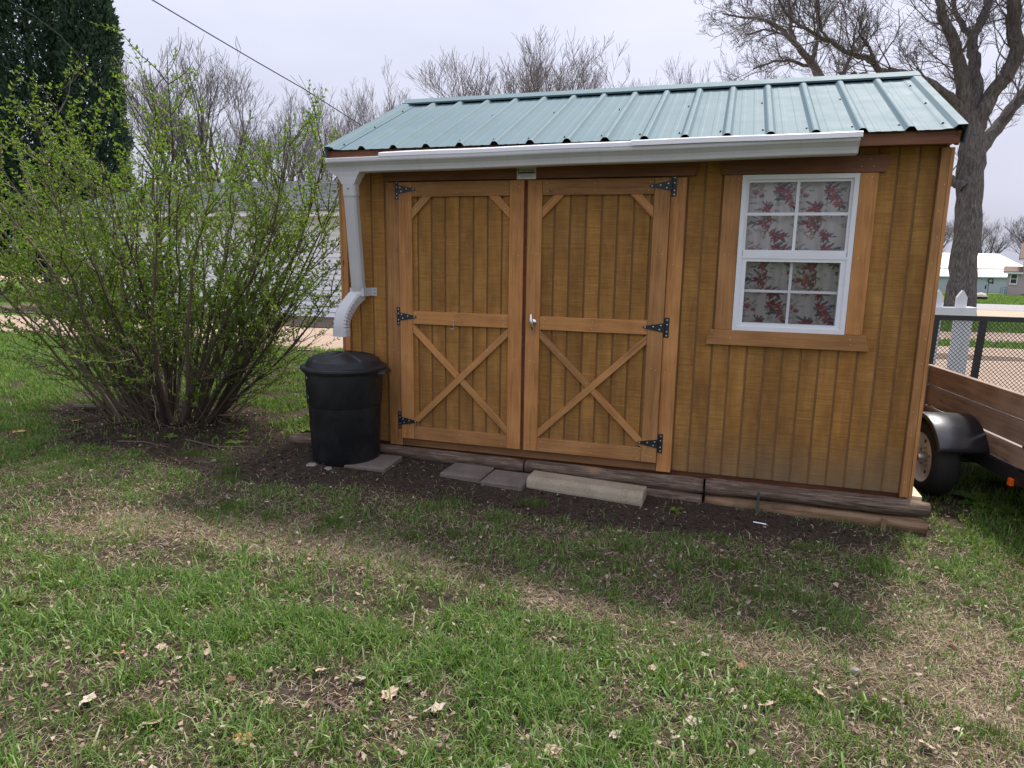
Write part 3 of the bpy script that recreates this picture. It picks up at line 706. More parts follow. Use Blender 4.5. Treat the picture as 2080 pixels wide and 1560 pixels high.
M_GLASS = m_glass()
pane_x = [(WL + 0.041, mx_), (mx_, WR - 0.041)]
for a, b in pane_x:
    for z0, z1 in ((1.602, 1.8075), (1.8075, WTp - 0.041)): mesh_obj('pane', [(a, 0.007, z0), (b, 0.007, z0), (b, 0.007, z1), (a, 0.007, z1)], [(0, 1, 2, 3)], M_GLASS, win_o)
    for z0, z1 in ((WB + 0.048, 1.361), (1.361, 1.534)): mesh_obj('pane', [(a, 0.028, z0), (b, 0.028, z0), (b, 0.028, z1), (a, 0.028, z1)], [(0, 1, 2, 3)], M_GLASS, win_o)
mesh_obj('insect_screen', [(WL + 0.05, -0.004, WB + 0.045), (WR - 0.05, -0.004, WB + 0.045), (WR - 0.05, -0.004, 1.55), (WL + 0.05, -0.004, 1.55)], [(0, 1, 2, 3)], m_screen(), win_o)

# ---- floral curtain hanging behind the glass
cu, cv = 190, 260
ux = np.linspace(WL - 0.02, WR + 0.02, cu); uz = np.linspace(WB - 0.06, WTp + 0.03, cv)
UX, UZ = np.meshgrid(ux, uz)
fold = 0.012 * np.sin(UX * 42 + 0.6 * np.sin(UZ * 3)) + 0.007 * np.sin(UX * 97 + 1.0 + UZ * 1.3) + 0.01 * np.exp(-((UX - 1.70) / 0.02) ** 2)
cloth = UX * 1.0 + 0.012 * np.sin(UX * 42 + 1.4)
PX, PZ = 0.262, 0.335
colr = np.empty((cv, cu, 3)); colr[:] = (0.95, 0.91, 0.865)
tu = np.mod(cloth - WL, PX); tv = np.mod(WTp - UZ, PZ)
def ell(cx, cz, a, b, ang):
    dx = np.mod(tu - cx + PX / 2, PX) - PX / 2; dz = np.mod(tv - cz + PZ / 2, PZ) - PZ / 2
    c, s = math.cos(ang), math.sin(ang); p = dx * c + dz * s; q = -dx * s + dz * c
    return (p / a) ** 2 + (q / b) ** 2
def paint(mask, col, k=1.0):
    mm = (np.clip(1.25 - mask, 0, 0.25) / 0.25 * k)[..., None]
    colr[:] = colr * (1 - mm) + np.array(col) * mm
rc = random.Random(5)
reds = [(0.42, 0.045, 0.075), (0.52, 0.10, 0.12), (0.36, 0.03, 0.055), (0.55, 0.20, 0.22), (0.50, 0.12, 0.07)]
greens = [(0.075, 0.12, 0.10), (0.12, 0.17, 0.15), (0.16, 0.23, 0.24), (0.06, 0.09, 0.07)]
def leaf_spray(cx, cz, n, rad):
    for k in range(n):
        a = rc.uniform(0, 6.28); r_ = rad * rc.uniform(0.9, 1.7)
        paint(ell(cx + math.cos(a) * r_, cz + math.sin(a) * r_ * 0.9, rc.uniform(.010, .019), rc.uniform(.0028, .0052), a + rc.uniform(-.5, .5)), rc.choice(greens), 0.9)
def flower(cx, cz, rad, cols):
    for k in range(7):
        a = k * 0.9 + rc.uniform(-.3, .3); paint(ell(cx + math.cos(a) * rad * 0.5, cz + math.sin(a) * rad * 0.5, rad * rc.uniform(.5, .72), rad * rc.uniform(.2, .34), a), rc.choice(cols), 0.92)
    for k in range(5):
        a = rc.uniform(0, 6.28); paint(ell(cx + math.cos(a) * rad * 0.35, cz + math.sin(a) * rad * 0.35, rad * .22, rad * .07, a), rc.choice([(0.70, 0.42, 0.40), (0.28, 0.02, 0.04)]), 0.8)
    paint(ell(cx, cz, rad * .16, rad * .16, 0), (0.45, 0.25, 0.08))
for k in range(26): paint(ell(rc.uniform(0, PX), rc.uniform(0, PZ), rc.uniform(.008, .016), rc.uniform(.002, .004), rc.uniform(0, 3.14)), rc.choice(greens[1:3]), 0.6)
for k in range(8): paint(ell(rc.uniform(0, PX), rc.uniform(0, PZ), .014, .009, rc.uniform(0, 3)), (0.66, 0.58, 0.56), 0.7)
for cx, cz, r_, nl in ((0.235, 0.085, 0.034, 16), (0.255, 0.125, 0.022, 5), (0.145, 0.185, 0.030, 16), (0.125, 0.262, 0.032, 12), (0.175, 0.245, 0.022, 6), (0.16, 0.295, 0.022, 3), (0.225, 0.010, 0.028, 8), (0.20, 0.325, 0.020, 5), (0.01, 0.16, 0.020, 7)):
    leaf_spray(cx, cz, nl, r_)
    flower(cx, cz, r_, reds if r_ > 0.021 else reds[1:])
for cx, cz in ((0.13, 0.325), (0.135, 0.008), (0.045, 0.285), (0.06, 0.27), (0.085, 0.06)):
    for k in range(9): paint(ell(cx + rc.uniform(-.016, .016), cz + rc.uniform(-.02, .02), .0042, .0036, 0), rc.choice([(0.42, 0.29, 0.12), (0.55, 0.40, 0.20)]))
for cx, cz in ((0.08, 0.09), (0.105, 0.11), (0.03, 0.22)): flower(cx, cz, 0.013, reds[2:4])
Vc = np.stack([UX.ravel(), (0.066 + fold).ravel(), UZ.ravel()], 1)
jj = (np.arange(cv - 1)[:, None] * cu + np.arange(cu - 1)[None, :]).ravel()
t = NT('floral_cloth'); at = t.attr('print'); d1 = t.n.new('ShaderNodeBsdfDiffuse'); d2 = t.n.new('ShaderNodeBsdfTranslucent'); t.l.new(at.outputs['Color'], d1.inputs[0]); t.l.new(at.outputs['Color'], d2.inputs[0])
mxs = t.n.new('ShaderNodeMixShader'); mxs.inputs[0].default_value = 0.2; t.l.new(d1.outputs[0], mxs.inputs[1]); t.l.new(d2.outputs[0], mxs.inputs[2])
curt = big_mesh('curtain', Vc, np.stack([jj, jj + 1, jj + 1 + cu, jj + cu], 1), t.done(mxs.outputs[0]), smooth=True)
ca = curt.data.attributes.new('print', 'FLOAT_COLOR', 'POINT'); ca.data.foreach_set('color', np.concatenate([colr.reshape(-1, 3), np.ones((cu * cv, 1))], 1).astype(np.float32).ravel())
tag(curt, 'pale curtain printed with red flowers hanging behind the shed window', 'curtain')
# ---- maker's plate on the door header: silver with a dark band and rows of tiny print
pl = MB().box(-0.064, 0.062, -0.0345, -0.029, 2.026, 2.102).build('plate', m_plain('silver_plate', (0.62, 0.60, 0.60), 0.35, 0.3, var=0.08), shed)
pm = MB(); pm.box(-0.056, 0.055, -0.0352, -0.0344, 2.060, 2.069)
rp = random.Random(11); x = -0.040
while x < 0.050:
    w = rp.uniform(.004, .0075); pm.box(x, x + w * 0.45, -0.0352, -0.0344, 2.072, 2.085); pm.box(x, x + w, -0.0353, -0.0343, 2.082 - (0.010 if rp.random() < .5 else 0), 2.085 - (0.010 if rp.random() < .5 else 0) + 0.0004)
    x += w + 0.003
pm.box(-0.058, -0.050, -0.0352, -0.0344, 2.072, 2.090)
pm.build('print', m_plain('plate_ink', (0.03, 0.03, 0.045), 0.6), pl)
pg = MB()
for k, z in enumerate((2.0535, 2.0475, 2.0415, 2.0355)):
    x = -0.056 + (0.016 if k > 1 else 0)
    while x < 0.052:
        w = rp.uniform(.004, .011); pg.box(x, min(x + w, 0.056), -0.0351, -0.0344, z, z + 0.0022); x += w + 0.002
pg.build('print', m_plain('plate_ink_grey', (0.22, 0.21, 0.22), 0.6), pl)

# ------------------------------------------------------------------ gutter, downspout
gut = thing('rain_gutter', (0.3, -0.24, 2.1), 'long white metal rain gutter sagging to the left under the shed eave', 'gutter')
GXA, GXB, GZA, GZB = -1.055, 1.868, 2.149, 2.184
gp = [(-0.1745, 0.004), (-0.1745, -0.098), (-0.1830, -0.103), (-0.246, -0.104), (-0.2535, -0.098), (-0.258, -0.080), (-0.266, -0.060), (-0.281, -0.040), (-0.290, -0.030), (-0.2925, -0.022), (-0.2925, 0.0), (-0.288, 0.003), (-0.278, 0.002), (-0.277, -0.006)]
gp = [(y, h * 0.82) for y, h in gp]
def extrude_profile(prof, xs, zs, name, mat, parent, caps=()):
    n = len(prof); v = []; f = []
    for x, z in zip(xs, zs): v += [(x, y, z + h) for y, h in prof]
    for i in range(len(xs) - 1): f += [(i * n + k, i * n + k + 1, (i + 1) * n + k + 1, (i + 1) * n + k) for k in range(n - 1)]
    o = mesh_obj(name, v, f, mat, parent)
    md = o.modifiers.new('thickness', 'SOLIDIFY'); md.thickness = 0.0016; md.offset = 0
    return o
xs = np.linspace(GXA, GXB, 30); zs = np.interp(xs, [GXA, GXB], [GZA, GZB]) + 0.0016 * np.sin(xs * 5)
extrude_profile(gp, xs, zs, 'channel', M_GUTTER, gut)
capv = [(GXB + 0.001, y, GZB + h) for y, h in gp[:12]]; mesh_obj('end_cap', capv + [(GXB + 0.004, y, z) for _, y, z in capv], [tuple(range(12)), tuple(range(23, 11, -1))] + [(i, 12 + i, 12 + (i + 1) % 12, (i + 1) % 12) for i in range(12)], M_GUTTER, gut)
# outlet box at the low end: a slightly larger sleeve with a funnel below
sg = [((y + 0.235) * 1.05 - 0.235, h * 1.04 + 0.001) for y, h in gp[:12]]
OA, OB = -1.288, -1.048
extrude_profile(sg, [OA, OB], [GZA - 0.002, GZA + 0.001], 'outlet', M_GUTTER, gut)
cv_ = [(OA - 0.001, y, GZA - 0.002 + h) for y, h in sg]; mesh_obj('end_cap', cv_ + [(OA - 0.004, y, z) for _, y, z in cv_], [tuple(range(12)), tuple(range(23, 11, -1))] + [(i, 12 + i, 12 + (i + 1) % 12, (i + 1) % 12) for i in range(12)], M_GUTTER, gut)
m = MB(); PXc = -1.150
top = [(OA + 0.004, -0.268, GZA - 0.082), (OB - 0.008, -0.268, GZA - 0.080), (OB - 0.008, -0.178, GZA - 0.080), (OA + 0.004, -0.178, GZA - 0.082)]
mid = [(-1.222, -0.262, GZA - 0.112), (-1.080, -0.262, GZA - 0.112), (-1.080, -0.184, GZA - 0.112), (-1.222, -0.184, GZA - 0.112)]
bot = [(PXc - 0.046, -0.258, GZA - 0.158), (PXc + 0.046, -0.258, GZA - 0.158), (PXc + 0.046, -0.190, GZA - 0.158), (PXc - 0.046, -0.190, GZA - 0.158)]
m.add(top + mid + bot, [(r_ * 4 + k, (r_ + 1) * 4 + k, (r_ + 1) * 4 + (k + 1) % 4, r_ * 4 + (k + 1) % 4) for r_ in range(2) for k in range(4)])
m.build('funnel', M_GUTTER, gut)
# white aluminium guards leaning from the eave onto the lip
def guard(xa, xb, za, zb, dy, bright_label):
    pr = [(-0.178, 0.046), (-0.200, 0.043), (-0.286 - dy, 0.026), (-0.2945 - dy, 0.022), (-0.2955 - dy, 0.001 - dy * 0.3), (-0.291 - dy, -0.002)]
    xs = np.linspace(xa, xb, 12); zs = np.interp(xs, [GXA, GXB], [GZA, GZB]) + np.interp(xs, [xa, xb], [za, zb]) + 0.0012 * np.sin(xs * 7)
    return extrude_profile(pr, xs, zs, 'gutter_guard', M_FLASH, gut)
guard(-0.905, 0.705, 0.000, -0.002, 0.0, ''); guard(0.690, 1.880, 0.002, -0.006, 0.010, '')

ds = thing('downspout', (-1.2, -0.05, 1.0), 'white rectangular downspout with crimped elbow at the left corner of the shed', 'downspout')
def rect_sweep(path, hw, hd, name, mat, parent, rib=None):
    """rectangular pipe: path of (point, tangent) with world x half width hw, other half depth hd"""
    v = []; f = []; n = len(path)
    for i, p in enumerate(path):
        d = (Vector(path[min(i + 1, n - 1)]) - Vector(path[max(i - 1, 0)])).normalized()
        side = Vector((1, 0.0, 0)); side = (side - d * side.dot(d)).normalized(); fr = d.cross(side)
        k = 1.0 if rib is None else rib[i]
        b = 0.012
        for a, c_ in ((-hw + b, -hd), (hw - b, -hd), (hw, -hd + b), (hw, hd - b), (hw - b, hd), (-hw + b, hd), (-hw, hd - b), (-hw, -hd + b)):
            v.append(Vector(p) + side * a * k + fr * c_)
    for i in range(n - 1): f += [(i * 8 + q, i * 8 + (q + 1) % 8, (i + 1) * 8 + (q + 1) % 8, (i + 1) * 8 + q) for q in range(8)]
    o = mesh_obj(name, v, f, mat, parent); md = o.modifiers.new('thickness', 'SOLIDIFY'); md.thickness = 0.0015
    return o
zt = GZA - 0.152
rect_sweep([(-1.150, -0.224, zt), (-1.152, -0.214, zt - 0.075)], 0.0475, 0.0345, 'collar', M_GUTTER, ds)
rect_sweep([(-1.152, -0.216, zt - 0.06), (-1.185, -0.095, 1.335), (-1.192, -0.070, 1.255)], 0.0445, 0.0315, 'pipe', M_GUTTER, ds)
el = []; rb = []
for k in range(29):
    t_ = k / 28; a = t_ * math.pi * 0.55
    x = -1.193 - 0.062 * math.sin(min(1, t_ * 1.25) * math.pi / 2); y = -0.068 - 0.145 * math.sin(min(1, t_ * 1.2) * math.pi / 2); z = 1.268 - 0.285 * t_ ** 1.15
    el.append((x, y, z)); rb.append(1.0 if (k % 2 == 0 or k > 23 or k < 3) else 0.90)
rect_sweep(el, 0.050, 0.040, 'elbow', M_GUTTER, ds, rb)
m = MB(); m.box(-1.242, -1.132, -0.112, -0.106, 1.255, 1.312); m.box(-1.139, -1.132, -0.11, -0.004, 1.255, 1.312); m.box(-1.135, -1.092, -0.0045, -0.0005, 1.255, 1.312); m.box(-1.242, -1.236, -0.11, -0.004, 1.255, 1.312)
m.build('strap', M_GUTTER, ds)
m = MB()
for x, y, z in ((-1.106, -0.0045, 1.297), (-1.106, -0.0045, 1.272), (-1.150, -0.2565, zt - 0.035)): m.lathe([(0.0045, 0), (0.004, -0.003), (0.001, -0.0035)], (x, y, z), 8, 'y', capB=True)
m.build('screws', M_DARKSCREW, ds, kind='stuff')
# ------------------------------------------------------------------ logs, stakes, pavers, kerb
def log_obj(xa, xb, y, za, zb, r, mat, label, seed):
    rr = random.Random(seed); n = 14; k = 26; v = []; f = []
    ph = [rr.uniform(0, 6.28) for _ in range(6)]
    for i in range(k):
        t = i / (k - 1); x = (xb - xa) * (t - 0.5)
        rad = r * (1 + 0.05 * math.sin(t * 9 + ph[0]) + 0.03 * math.sin(t * 23 + ph[1]))
        if i in (0, k - 1): rad *= 0.93
        for q in range(n):
            a = 2 * math.pi * q / n; w = rad * (1 + 0.05 * math.sin(3 * a + ph[2] + t * 3) + 0.025 * rr.uniform(-1, 1))
            v.append((x, w * math.cos(a), w * math.sin(a)))
    for i in range(k - 1): f += [(i * n + q, (i + 1) * n + q, (i + 1) * n + (q + 1) % n, i * n + (q + 1) % n) for q in range(n)]
    f += [tuple(range(n)), tuple(range(k * n - 1, (k - 1) * n - 1, -1))]
    ang = math.atan2(zb - za, xb - xa)
    o = mesh_obj('log', v, f, mat, None, Matrix.Translation(((xa + xb) / 2, y, (za + zb) / 2)) @ Matrix.Rotation(-ang, 4, 'Y'))
    for p in o.data.polygons: p.use_smooth = len(p.vertices) == 4
    return tag(o, label, 'log', 'logs along the foot of the shed')
log_obj(-1.80, 0.028, -0.055, 0.160, 0.142, 0.046, M_LOG, 'dark log under the left door, one end behind the black bin', 1)
log_obj(0.040, 1.203, -0.056, 0.143, 0.134, 0.048, M_LOG, 'log under the right door behind the tan kerb block', 2)
log_obj(0.72, 1.200, -0.080, 0.060, 0.046, 0.044, M_LOG, 'short dark log half buried beside the tan kerb block', 3)
log_obj(1.216, 2.462, -0.060, 0.142, 0.138, 0.049, M_LOG, 'grey weathered log, upper of the pair below the window wall', 4)
log_obj(1.218, 2.455, -0.066, 0.046, 0.038, 0.050, M_LOG_T, 'peeled tan log, lower of the pair below the window wall', 5)
o = MB().box(1.522, 1.536, -0.142, -0.136, -0.05, 0.165).build('metal_stake', m_plain('green_stake', (0.045, 0.07, 0.055), 0.6)); tag(o, 'thin green metal stake holding the stacked logs', 'stake')
m = MB(); m.prism([(2.205, -0.1), (2.232, -0.1), (2.234, 0.082), (2.207, 0.086)], 'y', -0.150, -0.128)
o = m.build('wooden_stake', m_wood('stake_wood', (0.10, 0.065, 0.04), (0.17, 0.115, 0.07), (0.24, 0.17, 0.11), knots=False)); tag(o, 'short wooden stake driven in front of the tan log', 'stake')
o = MB().box(2.36, 2.44, 0.02, 0.62, 0.150, 0.188).build('plank_end', m_wood('pale_plank', (0.42, 0.34, 0.24), (0.55, 0.46, 0.34), (0.66, 0.57, 0.44), knots=False)); o.name = 'skid_plank'; tag(o, 'pale plank poking out under the right corner of the shed', 'plank')

def slab(name, mat, c, lx, ly, h, rot, label, cat, group=None, b=0.006, tilt=(0, 0)):
    v, f = chamfer_box(lx, ly, h, b); rr = random.Random(hash(label) % 999 if False else len(label))
    v = [(x + rr.uniform(-.0025, .0025), y + rr.uniform(-.0025, .0025), z + rr.uniform(-.001, .001)) for x, y, z in v]
    o = mesh_obj(name, v, f, mat, None, Matrix.Translation(c) @ Matrix.Rotation(rot, 4, 'Z') @ Matrix.Rotation(tilt[0], 4, 'X') @ Matrix.Rotation(tilt[1], 4, 'Y'))
    return tag(o, label, cat, group)
slab('paver', M_PAVER, (-0.975, -0.310, 0.126), 0.30, 0.30, 0.050, 0.05, 'grey concrete paver half under the black bin', 'paver', 'grey pavers by the doors', tilt=(0.02, 0.0))
slab('paver', M_PAVER, (-0.318, -0.232, 0.105), 0.292, 0.265, 0.052, -0.02, 'grey concrete paver lying free in front of the left door', 'paver', 'grey pavers by the doors', tilt=(-0.01, 0.01))
slab('paver', M_PAVER, (-0.024, -0.262, 0.094), 0.280, 0.275, 0.052, -0.02, 'grey concrete paver pushed against the tan kerb block', 'paver', 'grey pavers by the doors')
kb = MB(); prof = [(-0.100, -0.055), (0.100, -0.055), (0.100, 0.020), (0.078, 0.046), (-0.060, 0.050), (-0.088, 0.030), (-0.100, -0.010)]
kb.prism(prof, 'x', -0.372, 0.372)
o = kb.build('kerb_block', M_KERB, None, Matrix.Translation((0.490, -0.232, 0.095)) @ Matrix.Rotation(-0.022, 4, 'Z') @ Matrix.Rotation(0.030, 4, 'Y'))
bv = o.modifiers.new('bevel', 'BEVEL'); bv.width = 0.008; bv.segments = 2
tag(o, 'long tan concrete kerb block lying as a step before the right door', 'kerb block')

# ------------------------------------------------------------------ black bin
bc = (-1.215, -0.262); bz = gh(*bc) + 0.004
can = thing('trash_can', (bc[0], bc[1], bz), 'black plastic trash can with domed lid at the left corner of the shed', 'trash can')
nseg = 64; H = 0.640; m = MB(); prof = [(0.0, 0.012), (0.205, 0.006), (0.222, 0.0), (0.232, 0.012), (0.246, H * 0.60), (0.2475, H * 0.615), (0.2535, H * 0.63), (0.260, H * 0.93), (0.262, H)]
m.lathe(prof, (bc[0], bc[1], bz), nseg)
# eight shallow vertical flutes below the waistband
v2 = []
for i, p in enumerate(m.v):
    dx, dy, h = p[0] - bc[0], p[1] - bc[1], p[2] - bz; a = math.atan2(dy, dx)
    k = 1.0
    if 0.005 < h < H * 0.605: k = 1 - 0.020 * max(0, math.cos(a * 10)) ** 24
    v2.append((bc[0] + dx * k, bc[1] + dy * k, p[2]))
m.v = v2
m.build('body', M_BIN, can, smooth=True)
m = MB(); m.lathe([(0.258, H - 0.022), (0.276, H - 0.020), (0.283, H - 0.010), (0.283, H + 0.006), (0.272, H + 0.012), (0.258, H + 0.010)], (bc[0], bc[1], bz), nseg)
m.build('rim', M_BIN, can, smooth=True)
for sg in (-1, 1):
    m = MB(); a0 = R(8) if sg > 0 else R(176)
    ca, sa = math.cos(a0), math.sin(a0)
    P = lambda u, w, h: (bc[0] + u * ca - w * sa, bc[1] + u * sa + w * ca, bz + h)
    vv = [P(0.262, -0.075, H - 0.026), P(0.318, -0.060, H - 0.028), P(0.318, 0.060, H - 0.028), P(0.262, 0.075, H - 0.026), P(0.262, -0.075, H - 0.002), P(0.312, -0.055, H - 0.004), P(0.312, 0.055, H - 0.004), P(0.262, 0.075, H - 0.002)]
    m.add(vv, [(0, 3, 2, 1), (4, 5, 6, 7), (0, 1, 5, 4), (1, 2, 6, 5), (2, 3, 7, 6), (3, 0, 4, 7)])
    m.build('handle', M_BIN, can)
# lid: stepped, domed, with four raised ribs meeting at the crown
nr = 96; rings = [(0.291, 0.000), (0.290, 0.012), (0.284, 0.016), (0.258, 0.018), (0.254, 0.021), (0.243, 0.056), (0.236, 0.062), (0.20, 0.072), (0.15, 0.083), (0.09, 0.092), (0.04, 0.097), (0.0005, 0.099)]
vv = []; ff = []
for r_, h in rings:
    for q in range(nr):
        a = 2 * math.pi * q / nr
        dd = abs(((a - R(62)) + math.pi / 4) % (math.pi / 2) - math.pi / 4) * max(r_, 0.03)
        up = 0.011 * max(0, 1 - (dd / 0.016) ** 2) if 0.02 < r_ < 0.245 else 0
        pan = 0.012 * math.sin(2 * (a - R(62))) ** 2 * max(0, min(1, (0.235 - r_) / 0.05)) * min(1, r_ / 0.1)
        vv.append((bc[0] + r_ * math.cos(a), bc[1] + r_ * math.sin(a), bz + H + h + up + pan))
for i in range(len(rings) - 1): ff += [(i * nr + q, i * nr + (q + 1) % nr, (i + 1) * nr + (q + 1) % nr, (i + 1) * nr + q) for q in range(nr)]
o = mesh_obj('lid', vv, ff, M_BIN, can, smooth=True); o.data.set_sharp_from_angle(angle=R(24))
m = MB()
for aa, h, w in ((R(232), 0.588, 0.008), (R(233), 0.455, 0.007), (R(231.5), 0.470, 0.004)):
    rr_ = 0.2535 + (h - 0.40) / 0.24 * 0.008 + 0.0012; c_ = Vector((bc[0] + rr_ * math.cos(aa), bc[1] + rr_ * math.sin(aa), bz + h)); T_ = Vector((-math.sin(aa), math.cos(aa), 0))
    q = [c_ + T_ * (w * sx) + Vector((0, 0, w * sz)) for sx, sz in ((-.6, -1), (.7, -.8), (.5, .6), (-.1, 1), (-.7, .5))]
    m.add([tuple(p) for p in q], [(4, 3, 2, 1, 0)])
m.build('paint_chips', m_plain('white_chip', (0.62, 0.62, 0.62), 0.7), can, kind='stuff')
for i, (x, y, r_) in enumerate(((-1.33, -0.52, 0.035), (-1.19, -0.545, 0.028))):
    m = MB(); m.lathe([(0.0, -0.02), (r_, -0.012), (r_ * 1.1, 0.0), (r_ * 0.8, 0.010), (0.0, 0.014)], (x, y, gh(x, y)), 9)
    rr = random.Random(i); m.v = [(p[0] + rr.uniform(-.006, .006), p[1] + rr.uniform(-.004, .004), p[2] + rr.uniform(-.003, .003)) for p in m.v]
    o = m.build('flat_stone', M_STONE); tag(o, 'small flat stone at the foot of the black bin', 'stone', 'stones under the bin')

# ------------------------------------------------------------------ trailer
M_TRBOARD = m_wood('trailer_plank', (0.16, 0.108, 0.080), (0.27, 0.195, 0.148), (0.38, 0.295, 0.235), weather=0.35, rough=0.75)
M_FRAME = m_plain('black_frame_paint', (0.013, 0.014, 0.016), 0.45, var=0.3)
def m_fender():
    t = NT('fender_black'); v = t.coords('Object'); n = t.noise(v, 9, 4, 0.6)
    return t.done(t.principled(t.mix(t.rng(n, 0.4, 0.7, 0, 1), (0.022, 0.023, 0.027), (0.034, 0.035, 0.040)), t.rng(n, 0.3, 0.7, 0.30, 0.42), 0.0, None, 0.6))
M_FENDER = m_fender()
az = R(-10); TA = Vector((math.sin(az), math.cos(az), 0)); TL = Vector((math.cos(az), -math.sin(az), 0))
HUB = Vector((2.594, 0.771, 0.243))
TR0 = Vector((HUB.x, HUB.y, 0)) + TL * 0.85
# trailer frame: x = lateral (to the right), y = away from the camera, z = up
TM = Matrix((( TL.x, TA.x, 0, TR0.x), (TL.y, TA.y, 0, TR0.y), (0, 0, 1, 0), (0, 0, 0, 1)))
trl = bpy.data.objects.new('utility_trailer', None); link(trl, None, TM); tag(trl, 'black utility trailer with wooden side planks and mesh ramp gate beside the shed', 'trailer')
def tb(name, mat, x0, x1, y0, y1, z0, z1, b=0.003, lean=0.0):
    v, f = chamfer_box(y1 - y0, x1 - x0, z1 - z0, b)
    wm = TM @ Matrix.Translation(((x0 + x1) / 2, (y0 + y1) / 2, (z0 + z1) / 2)) @ Matrix.Rotation(R(90), 4, 'Z')
    return mesh_obj(name, v, f, mat, trl, wm)
XS = -0.85 + 0.30         # near side boards
YF, YN = 0.70, -1.9       # far end of the side, near end
for z0, z1 in ((0.645, 0.785), (0.495, 0.632), (0.360, 0.472)):
    tb('side_plank', M_TRBOARD, XS - 0.019, XS + 0.019, YN, YF, z0, z1)
    tb('side_plank', M_TRBOARD, -XS - 0.019, -XS + 0.019, YN, YF, z0, z1)
for yy in (YF - 0.02, -0.55, -1.75):
    for sx in (-1, 1):
        tb('stake', M_FRAME if yy < 0 else M_TRBOARD, sx * XS * -1 + (0.022 if sx < 0 else -0.062), sx * XS * -1 + (0.062 if sx < 0 else -0.022), yy - 0.022, yy + 0.022, 0.30, 0.776)
board_ = tb('post', M_TRBOARD, XS - 0.060, XS - 0.021, YF - 0.062, YF - 0.002, 0.34, 0.788)
fr = MB()
for xx in (XS + 0.0, -XS): fr.box(xx - 0.028, xx + 0.028, YN, 0.95, 0.262, 0.345)
for yy in (YN, -0.9, 0.0, 0.9): fr.box(XS, -XS, yy, yy + 0.05, 0.275, 0.332)
fr.v = [tuple(TM @ Vector(p)) for p in fr.v]; fr.build('chassis', M_FRAME, trl)
dk = 8
for k in range(dk):
    w = (-XS - XS - 0.06) / dk; tb('deck_plank', M_TRBOARD, XS + 0.03 + k * w + 0.003, XS + 0.03 + (k + 1) * w - 0.003, YN + 0.05, 0.9, 0.338, 0.372)
def wheel(sx):
    cx = sx * 0.85; c = Vector((cx, 0, 0.243)); s = sx
    m = MB()
    ty = [(0.168, 0.0), (0.190, -0.012), (0.225, -0.010), (0.247, 0.008), (0.257, 0.030), (0.259, 0.070), (0.257, 0.112), (0.246, 0.136), (0.222, 0.150), (0.185, 0.148), (0.168, 0.138)]
    m.lathe([(r_, -s * 0 + (h if s < 0 else -h)) for r_, h in ty], c, 40, 'x')
    m.v = [tuple(TM @ Vector(p)) for p in m.v]
    w = m.build('wheel', m_plain('tyre_rubber', (0.018, 0.018, 0.018), 0.75, bump=0.2) if s < 0 else bpy.data.materials['tyre_rubber'], trl, smooth=True)
    m = MB(); rp_ = [(0.170, 0.0), (0.166, 0.006), (0.156, 0.012), (0.148, 0.030), (0.142, 0.052), (0.120, 0.056), (0.098, 0.050), (0.078, 0.036), (0.050, 0.034), (0.036, 0.036)]
    m.lathe([(r_, h if s < 0 else -h) for r_, h in rp_], c, 40, 'x')
    m.v = [tuple(TM @ Vector(p)) for p in m.v]
    m.build('rim', m_plain('white_rim', (0.78, 0.76, 0.77), 0.45) if s < 0 else bpy.data.materials['white_rim'], w, smooth=True)
    m = MB(); m.lathe([(0.036, 0.038), (0.034, 0.0), (0.028, -0.020), (0.010, -0.024)] if s < 0 else [(0.036, -0.038), (0.034, 0.0), (0.028, 0.020), (0.010, 0.024)], c, 20, 'x', capB=True)
    m.v = [tuple(TM @ Vector(p)) for p in m.v]
    m.build('hub', M_SCREW, w, smooth=True)
    m = MB()
    for k in range(5):
        a = k * 2 * math.pi / 5 + 0.3; m.lathe([(0.009, 0.034), (0.009, 0.018), (0.004, 0.015)] if s < 0 else [(0.009, -0.034), (0.009, -0.018), (0.004, -0.015)], c + Vector((0, 0.062 * math.cos(a), 0.062 * math.sin(a))), 8, 'x', capB=True)
    m.v = [tuple(TM @ Vector(p)) for p in m.v]; m.build('lug_nuts', M_SCREW, w, kind='stuff')
    m = MB()
    for k in range(8):
        a = k * math.pi / 4 + 0.2; hh = 0.0525 if s < 0 else -0.0525; cc = c + Vector((hh, 0.112 * math.cos(a), 0.112 * math.sin(a)))
        m.lathe([(0.014, -0.0012 if s < 0 else 0.0012), (0.001, -0.002 if s < 0 else 0.002)], cc, 10, 'x')
    m.v = [tuple(TM @ Vector(p)) for p in m.v]; m.build('rim_slots', M_FRAME, w, kind='stuff')
    # fender: an arch over the wheel with rolled edge
    m = MB(); xi, xo = sx * 0.572, sx * 0.872; pr = []
    angs = [R(a) for a in range(14, 157, 5)]
    vv = []; ff = []
    sec = [(xi, 0.0), (xo - sx * 0.018, 0.0), (xo - sx * 0.006, -0.004), (xo, -0.014), (xo, -0.030)]
    for a in angs:
        for x, d in sec: vv.append((x, (0.335 + d) * math.cos(a) * 0.98, 0.215 + (0.335 + d) * math.sin(a)))
    n = len(sec)
    for i in range(len(angs) - 1): ff += [(i * n + k, i * n + k + 1, (i + 1) * n + k + 1, (i + 1) * n + k) for k in range(n - 1)]
    o = mesh_obj('fender', [tuple(TM @ Vector(p)) for p in vv], ff, M_FENDER, trl, smooth=True)
    md = o.modifiers.new('thickness', 'SOLIDIFY'); md.thickness = 0.003
wheel(-1); wheel(1)
m = MB(); m.tube([TM @ Vector((-0.78, 0, 0.243)), TM @ Vector((0.78, 0, 0.243))], 0.025, 10); m.build('axle', M_FRAME, trl)
